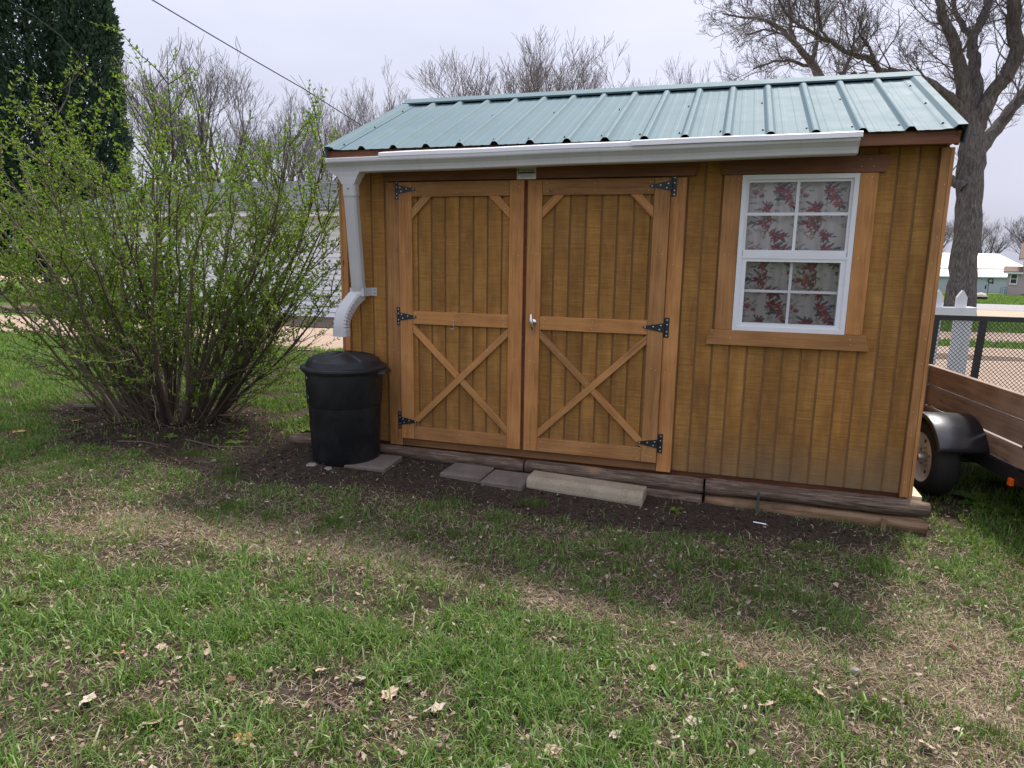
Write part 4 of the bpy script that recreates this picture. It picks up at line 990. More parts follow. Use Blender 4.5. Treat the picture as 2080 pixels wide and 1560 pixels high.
m = MB(); m.tube([TM @ Vector((-0.52, YN, 0.30)), TM @ Vector((0, YN - 1.1, 0.34))], 0.03, 8); m.tube([TM @ Vector((0.52, YN, 0.30)), TM @ Vector((0, YN - 1.1, 0.34))], 0.03, 8); m.build('tongue', M_FRAME, trl)
o = tb('marker_light', m_plain('amber_lens', (0.75, 0.11, 0.012), 0.25), XS - 0.050, XS - 0.028, -0.595, -0.560, 0.245, 0.290)
# ramp gate: black frame with expanded metal mesh
GY0, GT, GB_ = 1.15, 1.108, 0.36; lean = 0.05
def GP(x, z, d=0.0): return tuple(TM @ Vector((x + (z - 0.36) * 0.055, GY0 + d + (z - 0.36) * lean, z)))
def gbar(m, x0, z0, x1, z1, w, t=0.02):
    d = Vector((x1 - x0, z1 - z0)).normalized(); nx_, nz_ = -d.y * w / 2, d.x * w / 2
    q = [(x0 + nx_, z0 + nz_), (x1 + nx_, z1 + nz_), (x1 - nx_, z1 - nz_), (x0 - nx_, z0 - nz_)]
    m.add([GP(x, z, -t) for x, z in q] + [GP(x, z, t) for x, z in q], [(0, 1, 2, 3), (7, 6, 5, 4), (0, 4, 5, 1), (1, 5, 6, 2), (2, 6, 7, 3), (3, 7, 4, 0)])
gate = MB(); gx0, gx1 = -0.365, 0.50
gbar(gate, gx0 - 0.02, GT, gx1 + 0.02, GT - 0.008, 0.040)
gate_o = gate.build('gate', M_FRAME, trl)
m = MB(); gbar(m, gx0 - 0.02, GB_, gx1 + 0.02, GB_, 0.04); m.build('gate_bar', M_FRAME, gate_o)
for xx in (gx0, gx0 + 0.362, gx1):
    m = MB(); gbar(m, xx, GB_ + 0.02, xx, GT - 0.02, 0.044, 0.019); m.build('gate_bar', M_FRAME, gate_o)
ms_ = MB(); pw, ph_ = 0.0345, 0.0165
nxs = int((gx1 - gx0) / pw) + 1; nzs = int((GT - GB_) / ph_)
for j in range(nzs):
    for i in range(nxs):
        x = gx0 + i * pw + (pw / 2 if j % 2 else 0); z = GB_ + j * ph_
        for sx in (-1, 1):
            xe = x + sx * pw / 2
            if xe < gx0 or xe > gx1 or z + ph_ > GT: continue
            gbar(ms_, x, z, xe, z + ph_, 0.0034, 0.0016)
ms_.build('mesh', M_FRAME, gate_o, kind='stuff')

# ------------------------------------------------------------------ white picket fence
M_FENCE = m_plain('white_fence', (0.70, 0.70, 0.72), 0.55, var=0.06)
FD = Vector((3.5, 4.20, 0)); fdir = Vector((1, 0.30, 0)).normalized()
fz = gh(3.5, 4.3)
fen = thing('picket_fence', (3.5, 4.2, fz), 'short run of white picket fence behind the trailer gate', 'fence', rotz=math.atan2(fdir.y, fdir.x))
FM = WM[fen.name]
def fl(name, x0, x1, y0, y1, z0, z1):
    v, f = chamfer_box(x1 - x0, y1 - y0, z1 - z0, 0.004)
    return mesh_obj(name, v, f, M_FENCE, fen, FM @ Matrix.Translation(((x0 + x1) / 2, (y0 + y1) / 2, (z0 + z1) / 2)))
PKT = 1.255 - fz
for k in range(-5, 2):
    x = -0.040 + 0.256 * k; w = 0.057
    m = MB(); m.prism([(x - w, 0.04), (x + w, 0.04), (x + w, PKT - 0.075), (x + 0.006, PKT), (x - 0.006, PKT), (x - w, PKT - 0.075)], 'y', 0.022, 0.046)
    m.v = [tuple(FM @ Vector(p)) for p in m.v]; m.build('picket', M_FENCE, fen)
fl('rail', -1.45, 0.365, -0.020, 0.021, PKT - 0.295, PKT - 0.180); fl('rail', -1.45, 0.365, -0.020, 0.021, 0.16, 0.26)
fl('post', 0.275, 0.362, 0.023, 0.110, -0.05, PKT - 0.179)
# ------------------------------------------------------------------ bark, leaves
def m_bark(name, a, b, c3, sc=6.0, bump=0.8):
    t = NT(name); v = t.coords('Object', (1, 1, 0.16)); n = t.noise(v, sc * 2.2, 6, 0.7, 0.5); n2 = t.noise(t.coords('Object'), 1.3, 4)
    c = t.ramp(n, [(0.32, a), (0.5, b), (0.72, c3)]); c = t.mix(t.rng(n2, 0.4, 0.7, 0, 0.35), c, tuple(x * 0.7 for x in b))
    return t.done(t.principled(c, 0.9, 0, t.bump(n, bump, 0.05), 0.15))
M_BARK = m_bark('grey_bark', (0.045, 0.036, 0.033), (0.130, 0.110, 0.102), (0.26, 0.23, 0.215), 9.0, 1.0)
def m_twig(name, a, b):
    t = NT(name); c = t.mix(t.island(), a, b); return t.done(t.principled(c, 0.85, 0, None, 0.2))
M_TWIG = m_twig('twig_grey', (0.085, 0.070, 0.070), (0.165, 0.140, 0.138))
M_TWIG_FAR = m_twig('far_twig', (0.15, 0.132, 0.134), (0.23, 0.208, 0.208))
M_STEM = m_twig('shrub_stem', (0.075, 0.056, 0.042), (0.185, 0.145, 0.110))
def m_leafy(name, stops, trans=0.35, rough=0.55):
    t = NT(name); c = t.ramp(t.island(), stops)
    p = t.principled(c, rough, 0, None, 0.3); tr = t.n.new('ShaderNodeBsdfTranslucent')
    t.l.new(t.mix(1.0, c, (1.25, 1.3, 0.55), 'MULTIPLY'), tr.inputs[0])
    mi = t.n.new('ShaderNodeMixShader'); mi.inputs[0].default_value = trans; t.l.new(p, mi.inputs[1]); t.l.new(tr.outputs[0], mi.inputs[2]); return t.done(mi.outputs[0])
M_LEAF = m_leafy('shrub_leaf', [(0, (0.080, 0.150, 0.020)), (0.35, (0.132, 0.222, 0.030)), (0.7, (0.182, 0.280, 0.042)), (1, (0.25, 0.325, 0.065))], 0.46)
M_BLADE = m_leafy('grass_blade', [(0, (0.060, 0.130, 0.018)), (0.4, (0.100, 0.195, 0.032)), (0.75, (0.155, 0.255, 0.058)), (0.92, (0.23, 0.29, 0.10)), (1, (0.34, 0.33, 0.17))], 0.36)
M_BLADE2 = m_leafy('grass_blade_fine', [(0, (0.055, 0.10, 0.016)), (0.5, (0.085, 0.155, 0.026)), (1, (0.135, 0.185, 0.045))], 0.30)
M_BROAD = m_leafy('broad_blade', [(0, (0.075, 0.140, 0.024)), (0.5, (0.125, 0.220, 0.042)), (0.85, (0.19, 0.29, 0.085)), (1, (0.34, 0.33, 0.18))], 0.25, 0.4)
M_STRAW = m_leafy('dead_grass', [(0, (0.12, 0.084, 0.050)), (0.4, (0.29, 0.215, 0.135)), (0.8, (0.45, 0.355, 0.235)), (1, (0.56, 0.48, 0.35))], 0.15, 0.8)
M_LITTER = m_leafy('dead_leaf', [(0, (0.12, 0.066, 0.042)), (0.4, (0.25, 0.165, 0.112)), (0.8, (0.38, 0.285, 0.21)), (1, (0.46, 0.38, 0.30))], 0.15, 0.75)
M_CEDAR = m_leafy('cedar_spray', [(0, (0.020, 0.042, 0.030)), (0.5, (0.036, 0.070, 0.045)), (1, (0.070, 0.112, 0.062))], 0.15, 0.7)

class Wood:
    """collects tapering limbs as few-sided tubes"""
    def __init__(s): s.V = []; s.F = []; s.n = 0
    def limb(s, pts, rad, k=3):
        P = np.asarray(pts, dtype=np.float64); rd = np.asarray(rad, dtype=np.float64); m = len(P)
        D = np.gradient(P, axis=0); D /= (np.linalg.norm(D, axis=1, keepdims=True) + 1e-9)
        ref = np.array([0.0, 0.0, 1.0]) if abs(D[0, 2]) < 0.8 else np.array([1.0, 0, 0])
        A = ref - D * (D @ ref)[:, None]; A /= (np.linalg.norm(A, axis=1, keepdims=True) + 1e-9); B = np.cross(D, A)
        t = np.arange(k) * 2 * np.pi / k
        ring = P[:, None, :] + rd[:, None, None] * (A[:, None, :] * np.cos(t)[None, :, None] + B[:, None, :] * np.sin(t)[None, :, None])
        s.V.append(ring.reshape(-1, 3)); i = np.arange(m - 1)[:, None] * k; q = np.arange(k)[None, :]; q2 = (q + 1) % k
        s.F.append(np.stack([(i + q), (i + q2), (i + k + q2), (i + k + q)], -1).reshape(-1, 4) + s.n); s.n += m * k
    def build(s, name, mat, parent=None, kind=None, smooth=True):
        return big_mesh(name, np.concatenate(s.V), np.concatenate(s.F), mat, parent, kind, smooth)
def nrm(v): return v / (np.linalg.norm(v) + 1e-9)
def grow(wd, tw, p, d, L, r, lvl, last, rs, up=0.12, wob=0.18, kids=(5, 7), ang=(25, 55), ratio=(0.45, 0.75), rmin=0.004, tips=None, thick=0.04):
    n = 6 if lvl < last else 4
    pts = [p]; dirs = [d]; q = p.copy()
    for i in range(n):
        d = nrm(d + rs.normal(0, wob, 3) * (0.6 if lvl == 0 else 1) + np.array([0, 0, up])); q = q + d * (L / n); pts.append(q); dirs.append(d)
    rad = np.linspace(r, max(rmin, r * 0.35), n + 1)
    (wd if r > thick else tw).limb(pts, rad, 7 if r > 0.10 else (5 if r > thick else 3))
    if tips is not None and lvl >= last - 1: tips.append((pts, dirs))
    if lvl >= last: return
    for c in range(rs.integers(kids[0], kids[1] + 1)):
        t = rs.uniform(0.1, 1.0) ** 0.65; i = min(int(t * n), n - 1); fr = t * n - i
        pp = pts[i] * (1 - fr) + pts[i + 1] * fr; dd = dirs[i + 1]
        side = nrm(np.cross(dd, rs.normal(0, 1, 3))); a = math.radians(rs.uniform(*ang))
        nd = nrm(dd * math.cos(a) + side * math.sin(a))
        rr = (r + (max(rmin, r * .35) - r) * t)
        grow(wd, tw, pp, nd, L * rs.uniform(*ratio) * (1.15 - 0.4 * t), max(rmin, rr * rs.uniform(0.45, 0.7)), lvl + 1, last, rs, up, wob, kids, ang, ratio, rmin, tips, thick)

# ------------------------------------------------------------------ the large maple and the leaning tree behind the roof
LIMBS = {
 'trunk':[ (7.82, 19.12, -0.07, 0.452),(7.83, 19.36, 1.19, 0.364),(7.89, 19.6, 2.34, 0.364),(7.88, 19.82, 3.49, 0.35),(7.87, 20.01, 4.49, 0.379),(7.85, 20.14, 5.21, 0.321),(7.69, 20.23, 5.92, 0.291) ],
 'A':[ (7.69, 20.22, 5.85, 0.248),(7.47, 20.15, 6.47, 0.219),(7.32, 20.1, 7.1, 0.189),(7.07, 20.02, 7.75, 0.16),(6.79, 19.91, 8.24, 0.146),(6.56, 19.81, 8.71, 0.124),(6.36, 19.72, 9.23, 0.102),(6.09, 19.7, 10.14, 0.066) ],
 'B':[ (7.75, 20.22, 5.78, 0.248),(7.91, 20.51, 6.52, 0.204),(7.81, 20.7, 7.22, 0.175),(7.73, 20.91, 7.94, 0.16),(7.71, 21.07, 8.3, 0.146),(7.97, 21.31, 8.69, 0.131),(8.19, 21.57, 9.2, 0.117),(8.23, 21.84, 10.05, 0.095),(8.02, 22.08, 11.12, 0.058) ],
 'B2':[ (7.73, 21.12, 8.27, 0.104),(7.47, 21.18, 8.66, 0.089),(7.25, 21.25, 8.97, 0.074),(7.16, 21.41, 9.58, 0.059) ],
 'Cc':[ (7.89, 20.2, 5.42, 0.262),(8.0, 20.13, 5.92, 0.219),(8.27, 20.14, 6.59, 0.204),(8.54, 20.09, 6.94, 0.204),(8.65, 20.02, 7.44, 0.204),(8.45, 19.9, 8.2, 0.189),(8.3, 19.78, 8.82, 0.175),(8.22, 19.72, 9.69, 0.146),(8.18, 19.7, 10.67, 0.087) ],
 'Cd':[ (8.62, 20.07, 7.45, 0.113),(8.9, 19.98, 7.67, 0.099),(9.32, 19.97, 8.03, 0.084),(9.7, 20.02, 8.77, 0.056) ],
 'R':[ (8.0, 20.12, 4.85, 0.219),(8.31, 20.44, 5.17, 0.189),(8.83, 20.9, 5.89, 0.175),(9.25, 21.29, 6.41, 0.16),(9.69, 21.72, 7.11, 0.146),(10.26, 22.26, 8.2, 0.109),(10.69, 22.76, 9.3, 0.066) ],
 'Dd':[ (7.67, 20.2, 5.78, 0.175),(7.07, 20.02, 6.36, 0.146),(6.35, 19.77, 6.78, 0.131),(5.66, 19.49, 7.0, 0.117),(5.07, 19.19, 6.97, 0.102),(4.72, 19.05, 7.31, 0.087),(4.27, 18.82, 7.39, 0.073),(4.03, 18.65, 7.45, 0.066),(3.58, 18.45, 7.68, 0.066),(2.91, 18.19, 7.95, 0.051),(2.46, 17.99, 8.21, 0.044),(2.18, 17.85, 8.47, 0.036),(1.93, 17.76, 8.96, 0.022) ],
 'D2':[ (5.62, 19.26, 6.95, 0.071),(5.2, 19.18, 6.81, 0.064),(4.66, 19.11, 6.9, 0.05),(4.19, 19.05, 6.94, 0.036),(3.86, 19.01, 6.84, 0.028) ],
 'D3':[ (6.33, 19.64, 6.73, 0.043),(6.07, 19.47, 7.07, 0.036),(5.76, 19.18, 6.85, 0.022) ],
 'D4':[ (4.77, 18.83, 7.23, 0.042),(4.59, 18.75, 7.64, 0.035),(4.29, 18.59, 7.85, 0.028),(4.29, 18.56, 8.25, 0.021) ],
 'low':[ (7.64, 19.58, 3.75, 0.159),(7.29, 19.73, 3.98, 0.101),(7.16, 19.97, 4.29, 0.065),(7.12, 20.21, 4.53, 0.043) ],
 'L1':[ (3.57, 18.33, 7.64, 0.042),(3.24, 18.15, 7.95, 0.035),(3.15, 18.05, 8.31, 0.028),(3.06, 18.0, 8.94, 0.021) ],
 'S0':[ (4.61, 26.5, 7.51, 0.192),(4.1, 26.22, 8.56, 0.173),(3.5, 25.84, 9.18, 0.134),(2.99, 25.45, 9.65, 0.106),(2.42, 25.04, 10.07, 0.077),(1.73, 24.55, 10.3, 0.058),(0.9, 23.96, 10.24, 0.038),(0.37, 23.48, 10.25, 0.029) ],
 'S1':[ (3.05, 26.48, 9.93, 0.077),(2.86, 26.19, 10.37, 0.067),(2.76, 25.95, 10.96, 0.058),(2.56, 25.73, 11.76, 0.038) ],
 'S2':[ (3.76, 26.55, 9.11, 0.086),(3.9, 26.5, 10.28, 0.067),(3.75, 26.26, 10.97, 0.058),(3.56, 26.07, 11.96, 0.038) ],
 'S3':[ (3.87, 26.54, 8.92, 0.077),(3.0, 26.0, 9.16, 0.058),(2.27, 25.43, 9.01, 0.038),(1.57, 24.82, 8.64, 0.029) ],
 'S4':[ (4.48, 26.55, 7.99, 0.086),(5.02, 26.57, 8.86, 0.067),(5.18, 26.46, 9.7, 0.048),(5.53, 26.37, 10.35, 0.038) ],
 'S5':[ (2.77, 26.45, 10.19, 0.058),(2.02, 25.92, 10.3, 0.038),(1.3, 25.32, 10.01, 0.029) ],
}
def limb_tree(name, keys, label, cat, mat, seed, base, rmin):
    rs = np.random.default_rng(seed); th = thing(name, base, label, cat, 'bare trees')
    wd, tw = Wood(), Wood()
    for k in keys:
        L = np.array(LIMBS[k]); P, r = L[:, :3], L[:, 3]
        # resample smoothly
        m = (len(P) - 1) * 4 + 1; t = np.linspace(0, len(P) - 1, m); Q = np.stack([np.interp(t, np.arange(len(P)), P[:, c]) for c in range(3)], 1)
        for _ in range(2): Q[1:-1] = 0.25 * Q[:-2] + 0.5 * Q[1:-1] + 0.25 * Q[2:]
        rr = np.interp(t, np.arange(len(P)), r)
        Q[1:-1] += rs.normal(0, 0.02, (m - 2, 3))
        wd.limb(Q, rr * (1 + rs.normal(0, 0.02, m)), 14 if r[0] > 0.3 else 8)
        if k == 'trunk': continue
        seg = np.linalg.norm(np.diff(Q, axis=0), axis=1).sum()
        for c in range(int(seg * 4.2) + 3):
            i = int(rs.uniform(0.2, 1.0) * (m - 2)); d = nrm(Q[i + 1] - Q[i]); side = nrm(np.cross(d, rs.normal(0, 1, 3))); a = math.radians(rs.uniform(25, 75))
            nd = nrm(d * math.cos(a) + side * math.sin(a)); Lc = rs.uniform(0.6, 2.0) * (0.7 + 0.5 * (rr[i] / 0.15 if rr[i] < 0.15 else 1))
            grow(wd, tw, Q[i].copy(), nd, Lc, min(rr[i] * 0.45, 0.026), 1, 3, rs, 0.07, 0.17, (5, 8), (25, 55), (0.38, 0.65), rmin)
    wd.build('trunk', mat, th); tw.build('crown', M_TWIG, th)
    return th
limb_tree('maple_tree', [k for k in LIMBS if not k.startswith('S')], 'large bare tree with thick grey forked trunk standing right of the shed', 'tree', M_BARK, 5, (7.82, 19.12, gh(7.82, 19.12)), 0.0048)
LIMBS['S00'] = [(5.4, 26.9, gh(5.4, 26.9) - 0.1, 0.30), (5.3, 26.8, 2.5, 0.27), (5.0, 26.7, 5.2, 0.235), (4.61, 26.5, 7.51, 0.2)]
limb_tree('leaning_tree', ['S00', 'S0', 'S1', 'S2', 'S3', 'S4', 'S5'], 'bare tree leaning left, its branches rising behind the right half of the shed roof', 'tree', M_BARK, 8, (5.4, 26.9, gh(5.4, 26.9)), 0.0058)

# ------------------------------------------------------------------ bare trees further off
def proto_tree(seed, stems, last=4, spread=0.5, kids=(4, 6), rmin=0.0054):
    rs = np.random.default_rng(seed); wd, tw = Wood(), Wood()
    wd.limb([(0, 0, -0.3), (0.02, 0.0, 1.0), (0.0, 0.03, 2.3)], [0.30, 0.25, 0.22], 8)
    for k in range(stems):
        a = 2 * math.pi * k / stems + rs.uniform(-.3, .3); s = spread * rs.uniform(0.5, 1.1)
        d = nrm(np.array([math.cos(a) * s, math.sin(a) * s, 1.0]))
        grow(wd, tw, np.array([0.0, 0.0, rs.uniform(1.7, 2.3)]), d, rs.uniform(4.2, 5.4), 0.11, 1, last, rs, 0.15, 0.10, kids, (20, 50), (0.45, 0.66), rmin, None, 0.03)
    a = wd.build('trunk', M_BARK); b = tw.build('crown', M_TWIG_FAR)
    zmax = max(np.concatenate(wd.V)[:, 2].max(), np.concatenate(tw.V)[:, 2].max())
    me = (a.data, b.data, zmax); bpy.data.objects.remove(a); bpy.data.objects.remove(b); return me
PROTO = [proto_tree(11, 7, 4, 0.62, (6, 8)), proto_tree(12, 5, 4, 0.45, (6, 9)), proto_tree(13, 8, 4, 0.62, (6, 8))]
def far_tree(p, x, y, ztop, wid, rot, label, name='bare_tree'):
    z = gh(x, y); ht = ztop - z; s = ht / PROTO[p][2]
    wm = Matrix.Translation((x, y, z)) @ Matrix.Rotation(rot, 4, 'Z') @ Matrix.Diagonal((s * wid, s * wid, s, 1))
    o = bpy.data.objects.new(name, None); link(o, None, wm); tag(o, label, 'tree', 'bare trees')
    shared('trunk', PROTO[p][0], o, wm); shared('crown', PROTO[p][1], o, wm)
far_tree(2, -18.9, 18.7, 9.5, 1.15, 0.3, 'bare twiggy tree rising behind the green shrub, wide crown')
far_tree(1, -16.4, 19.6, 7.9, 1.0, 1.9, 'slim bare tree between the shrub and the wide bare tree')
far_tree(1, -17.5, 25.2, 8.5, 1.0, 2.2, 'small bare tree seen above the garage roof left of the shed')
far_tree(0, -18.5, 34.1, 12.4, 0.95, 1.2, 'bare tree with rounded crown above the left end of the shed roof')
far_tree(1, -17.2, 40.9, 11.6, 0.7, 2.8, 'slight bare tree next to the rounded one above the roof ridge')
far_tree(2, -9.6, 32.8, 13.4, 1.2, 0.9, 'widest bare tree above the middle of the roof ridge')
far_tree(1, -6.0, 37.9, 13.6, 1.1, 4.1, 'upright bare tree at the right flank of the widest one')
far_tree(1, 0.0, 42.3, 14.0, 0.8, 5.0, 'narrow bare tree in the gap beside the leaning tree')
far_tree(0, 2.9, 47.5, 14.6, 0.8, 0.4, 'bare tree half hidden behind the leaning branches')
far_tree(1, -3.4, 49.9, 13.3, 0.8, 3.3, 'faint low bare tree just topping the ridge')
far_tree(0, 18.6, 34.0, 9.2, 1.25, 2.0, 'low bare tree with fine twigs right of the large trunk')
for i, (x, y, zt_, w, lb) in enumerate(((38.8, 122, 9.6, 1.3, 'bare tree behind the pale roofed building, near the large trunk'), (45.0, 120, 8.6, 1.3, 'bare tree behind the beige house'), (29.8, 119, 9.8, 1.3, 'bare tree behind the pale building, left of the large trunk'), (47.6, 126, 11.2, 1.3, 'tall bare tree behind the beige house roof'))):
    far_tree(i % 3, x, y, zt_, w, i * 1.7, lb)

# ------------------------------------------------------------------ evergreens at the left
def cedar(x, y, h, r, seed, label):
    rs = np.random.default_rng(seed); z0 = gh(x, y); th = thing('cedar_tree', (x, y, z0), label, 'tree', 'columnar evergreens')
    w = Wood(); w.limb([(x, y, z0 - 0.1), (x + .05, y, z0 + 2), (x, y + .05, z0 + h * 0.9)], [0.22, 0.17, 0.03], 9); w.build('trunk', M_BARK, th)
    N = 34000; t = rs.uniform(0, 1, N) ** 0.9; a = rs.uniform(0, 2 * np.pi, N)
    prof = r * np.clip(np.minimum(1.0, 0.55 + t * 2.2) * (1 - np.clip((t - 0.55) / 0.45, 0, 1) ** 1.8), 0.03, 1)
    lump = 0.72 + 0.55 * fbm(a * 2.2 + seed, t * 16, seed, 3)
    rad = prof * lump * np.sqrt(rs.uniform(0.35, 1.0, N)); zz = z0 + 0.55 + t * (h - 0.55)
    c = np.stack([x + rad * np.cos(a), y + rad * np.sin(a), zz], 1)
    out = np.stack([np.cos(a), np.sin(a), np.zeros(N)], 1) * 0.55 + rs.normal(0, 0.45, (N, 3)); out[:, 2] += 0.7; out /= np.linalg.norm(out, axis=1, keepdims=True)
    sd = np.cross(out, rs.normal(0, 1, (N, 3))); sd /= np.linalg.norm(sd, axis=1, keepdims=True)
    L = rs.uniform(0.08, 0.20, N)[:, None]; Wd = rs.uniform(0.018, 0.045, N)[:, None]
    V_ = np.stack([c - sd * Wd * 0.4, c + sd * Wd * 0.4, c + out * L * 0.6 + sd * Wd, c + out * L, c + out * L * 0.55 - sd * Wd], 1).reshape(-1, 3)
    i = np.arange(N) * 5; F1 = np.stack([i, i + 1, i + 2], 1); F2 = np.stack([i, i + 2, i + 3], 1); F3 = np.stack([i, i + 3, i + 4], 1)
    big_mesh('crown', V_, np.concatenate([F1, F2, F3]), M_CEDAR, th)
cedar(-16.95, 12.5, 11.2, 0.78, 1, 'dark columnar evergreen, the one standing next to the open sky')
cedar(-18.75, 12.0, 11.6, 0.98, 2, 'dark columnar evergreen in the middle of the evergreen row')
cedar(-20.7, 11.3, 11.8, 1.15, 3, 'dark columnar evergreen farthest from the shed in its row')

# ------------------------------------------------------------------ the big shrub
BX, BY = -3.28, 0.30; BZ = gh(BX, BY)
shrub = thing('shrub', (BX, BY, BZ), 'big multi-stemmed shrub in fresh green leaf left of the shed', 'shrub')
rs = np.random.default_rng(42); stw_, tww = Wood(), Wood(); tips = []
NST = 64
for k in range(NST):
    a = rs.uniform(0, 2 * np.pi); rr = math.sqrt(rs.uniform(0, 1)); bx_, by_ = BX + 0.44 * rr * math.cos(a), BY + 0.32 * rr * math.sin(a)
    lean = 0.10 + 0.84 * rr * rs.uniform(0.55, 1.15); d = nrm(np.array([math.cos(a) * lean * 1.15, math.sin(a) * lean * 0.8, 1.0]))
    L = rs.uniform(2.1, 3.0) * (1.06 - 0.18 * rr)
    p = np.array([bx_, by_, gh(bx_, by_) - 0.05]); pts = [p]; dirs = []
    r0 = rs.uniform(0.008, 0.024); n = 13
    for i in range(n):
        d = nrm(d + rs.normal(0, 0.075, 3) + np.array([math.cos(a) * 0.012, 0, 0.030])); p = p + d * (L / n); pts.append(p); dirs.append(d)
    keep = [q_ for q_ in pts if q_[0] < -1.62]
    if len(keep) < 3: continue
    pts = keep; n = len(pts) - 1; dirs = dirs[:n]
    stw_.limb(pts, np.linspace(r0, 0.0022, n + 1), 5)
    for c in range(rs.integers(14, 20)):
        t = rs.uniform(0.16, 1.0); i = min(int(t * n), n - 1); dd = dirs[i]; side = nrm(np.cross(dd, rs.normal(0, 1, 3)))
        if pts[i][0] > -2.0: side[0] = -abs(side[0])
        an = math.radians(rs.uniform(25, 62))
        grow(stw_, tww, pts[i] * 1.0, nrm(dd * math.cos(an) + side * math.sin(an)), rs.uniform(0.28, 0.85) * (1.15 - 0.45 * t), 0.0055, 2, 3, rs, 0.07, 0.13, (1, 3), (25, 50), (0.35, 0.65), 0.0016, tips, 0.03)
# dead stubs and a low fallen branch at the base
for k in range(130):
    a = rs.uniform(0, 2 * np.pi); rr = rs.uniform(0.3, 1.05); p = np.array([BX + 0.62 * rr * math.cos(a), BY + 0.42 * rr * math.sin(a), BZ - 0.05]); d = nrm(np.array([math.cos(a) * rs.uniform(.1, 1.2), math.sin(a) * rs.uniform(.1, .9), 1]))
    q = [p]
    for i in range(4): d = nrm(d + rs.normal(0, .15, 3)); q.append(q[-1] + d * rs.uniform(.08, .22))
    stw_.limb(q, np.linspace(rs.uniform(.002, .009), .0012, 5), 4)
stems_o = stw_.build('stems', M_STEM, shrub); tww.build('twigs', M_STEM, shrub)
LP, LD = [], []
for pts, dirs in tips:
    P = np.array(pts); m = len(P)
    if P[:, 2].max() < BZ + 0.28: continue
    Ls = np.linalg.norm(np.diff(P, axis=0), axis=1).sum(); nn = max(2, int(Ls / 0.034))
    if P[-1, 2] < BZ + 0.9 and rs.random() < 0.5: continue
    bare = P[-1, 2] > BZ + 2.7 and rs.random() < 0.4
    if bare: continue
    for t in np.linspace(0.12, 1.0, nn):
        f_ = t * (m - 1); i = min(int(f_), m - 2); pp = P[i] + (P[i + 1] - P[i]) * (f_ - i); dd = nrm(P[i + 1] - P[i])
        for q in range(rs.integers(2, 5)): LP.append(pp); LD.append(dd)
LP = np.array(LP); LD = np.array(LD); N = len(LP)
sel = (rs.random(N) < min(1.0, 135000 / N)) & (LP[:, 0] < -1.40); LP, LD = LP[sel], LD[sel]; N = len(LP)
sd = np.cross(LD, rs.normal(0, 1, (N, 3))); sd /= np.linalg.norm(sd, axis=1, keepdims=True)
ld = LD * rs.uniform(0.2, 0.9, (N, 1)) + sd * 0.8 + np.array([0, 0, 0.12]); ld /= np.linalg.norm(ld, axis=1, keepdims=True)
wv = np.cross(ld, rs.normal(0, 1, (N, 3))); wv /= np.linalg.norm(wv, axis=1, keepdims=True); nv = np.cross(ld, wv)
L = (rs.uniform(0.017, 0.036, N) * (0.75 + 0.5 * rs.random(N)))[:, None]; wd_ = L * rs.uniform(0.19, 0.28, (N, 1))
p0 = LP; V_ = np.stack([p0, p0 + ld * L * 0.45 + wv * wd_ + nv * L * 0.10, p0 + ld * L - nv * L * 0.08, p0 + ld * L * 0.45 - wv * wd_ + nv * L * 0.10], 1).reshape(-1, 3)
i = np.arange(N) * 4
big_mesh('foliage', V_, np.concatenate([np.stack([i, i + 1, i + 2], 1), np.stack([i, i + 2, i + 3], 1)]), M_LEAF, shrub)
print('shrub leaves', N)
# ------------------------------------------------------------------ white garage at the left
M_LAP = m_plain('white_lap_siding', (0.82, 0.815, 0.83), 0.6, var=0.05, scale=1.5)
def m_shingle():
    t = NT('grey_shingle'); c = t.mix(t.island(), (0.10, 0.107, 0.112), (0.19, 0.20, 0.205)); n = t.noise(t.coords('Object'), 30, 4, 0.7)
    c = t.mix(t.rng(n, 0.35, 0.7, 0, 0.5), c, (0.25, 0.255, 0.26)); return t.done(t.principled(c, 0.95, 0, None, 0.1))
M_SHG = m_shingle()
M_PANE = m_plain('dark_pane', (0.03, 0.035, 0.04), 0.08, var=0.1)
gz0 = 0.02
gar = thing('garage', (-8.8, 11.5, gz0), 'white garage with horizontal lap siding and grey shingle roof behind the shrub', 'garage')
GXL, GXR, GYF, GYB, GZT = -14.2, -3.4, 9.0, 15.0, 2.42
gw = MB().box(GXL + 0.02, GXR - 0.02, GYF + 0.02, GYB - 0.02, gz0 - 0.1, GZT).build('wall', M_LAP, gar)
MB().box(GXL + 0.01, GXR - 0.01, GYF + 0.01, GYB, gz0 - 0.12, 0.16).build('foundation', M_PAVER, gar)
lap = MB(); lap.prism([(0.0, 0.0), (-0.034, 0.0), (-0.006, 0.122), (0.0, 0.122)], 'x', GXL, GXR); lap_o = None
k = 0; z = 0.17
while z < GZT - 0.05:
    wm = Matrix.Translation((0, GYF + 0.018, z))
    if lap_o is None: lap_o = lap.build('lap_board', M_LAP, gw, wm)
    else: shared('lap_board', lap_o.data, gw, wm)
    z += 0.118
for xx in (GXL - 0.01, GXR - 0.09): MB().box(xx, xx + 0.10, GYF - 0.012, GYF + 0.02, 0.16, GZT).build('corner_board', M_LAP, gar)
MB().box(GXL - 0.25, GXR + 0.25, GYF - 0.36, GYF - 0.335, GZT - 0.10, GZT + 0.04).build('fascia', M_LAP, gar)
gsh = MB(); ry_, rz_ = 12.0, 3.42; ey_, ez_ = GYF - 0.40, GZT + 0.02
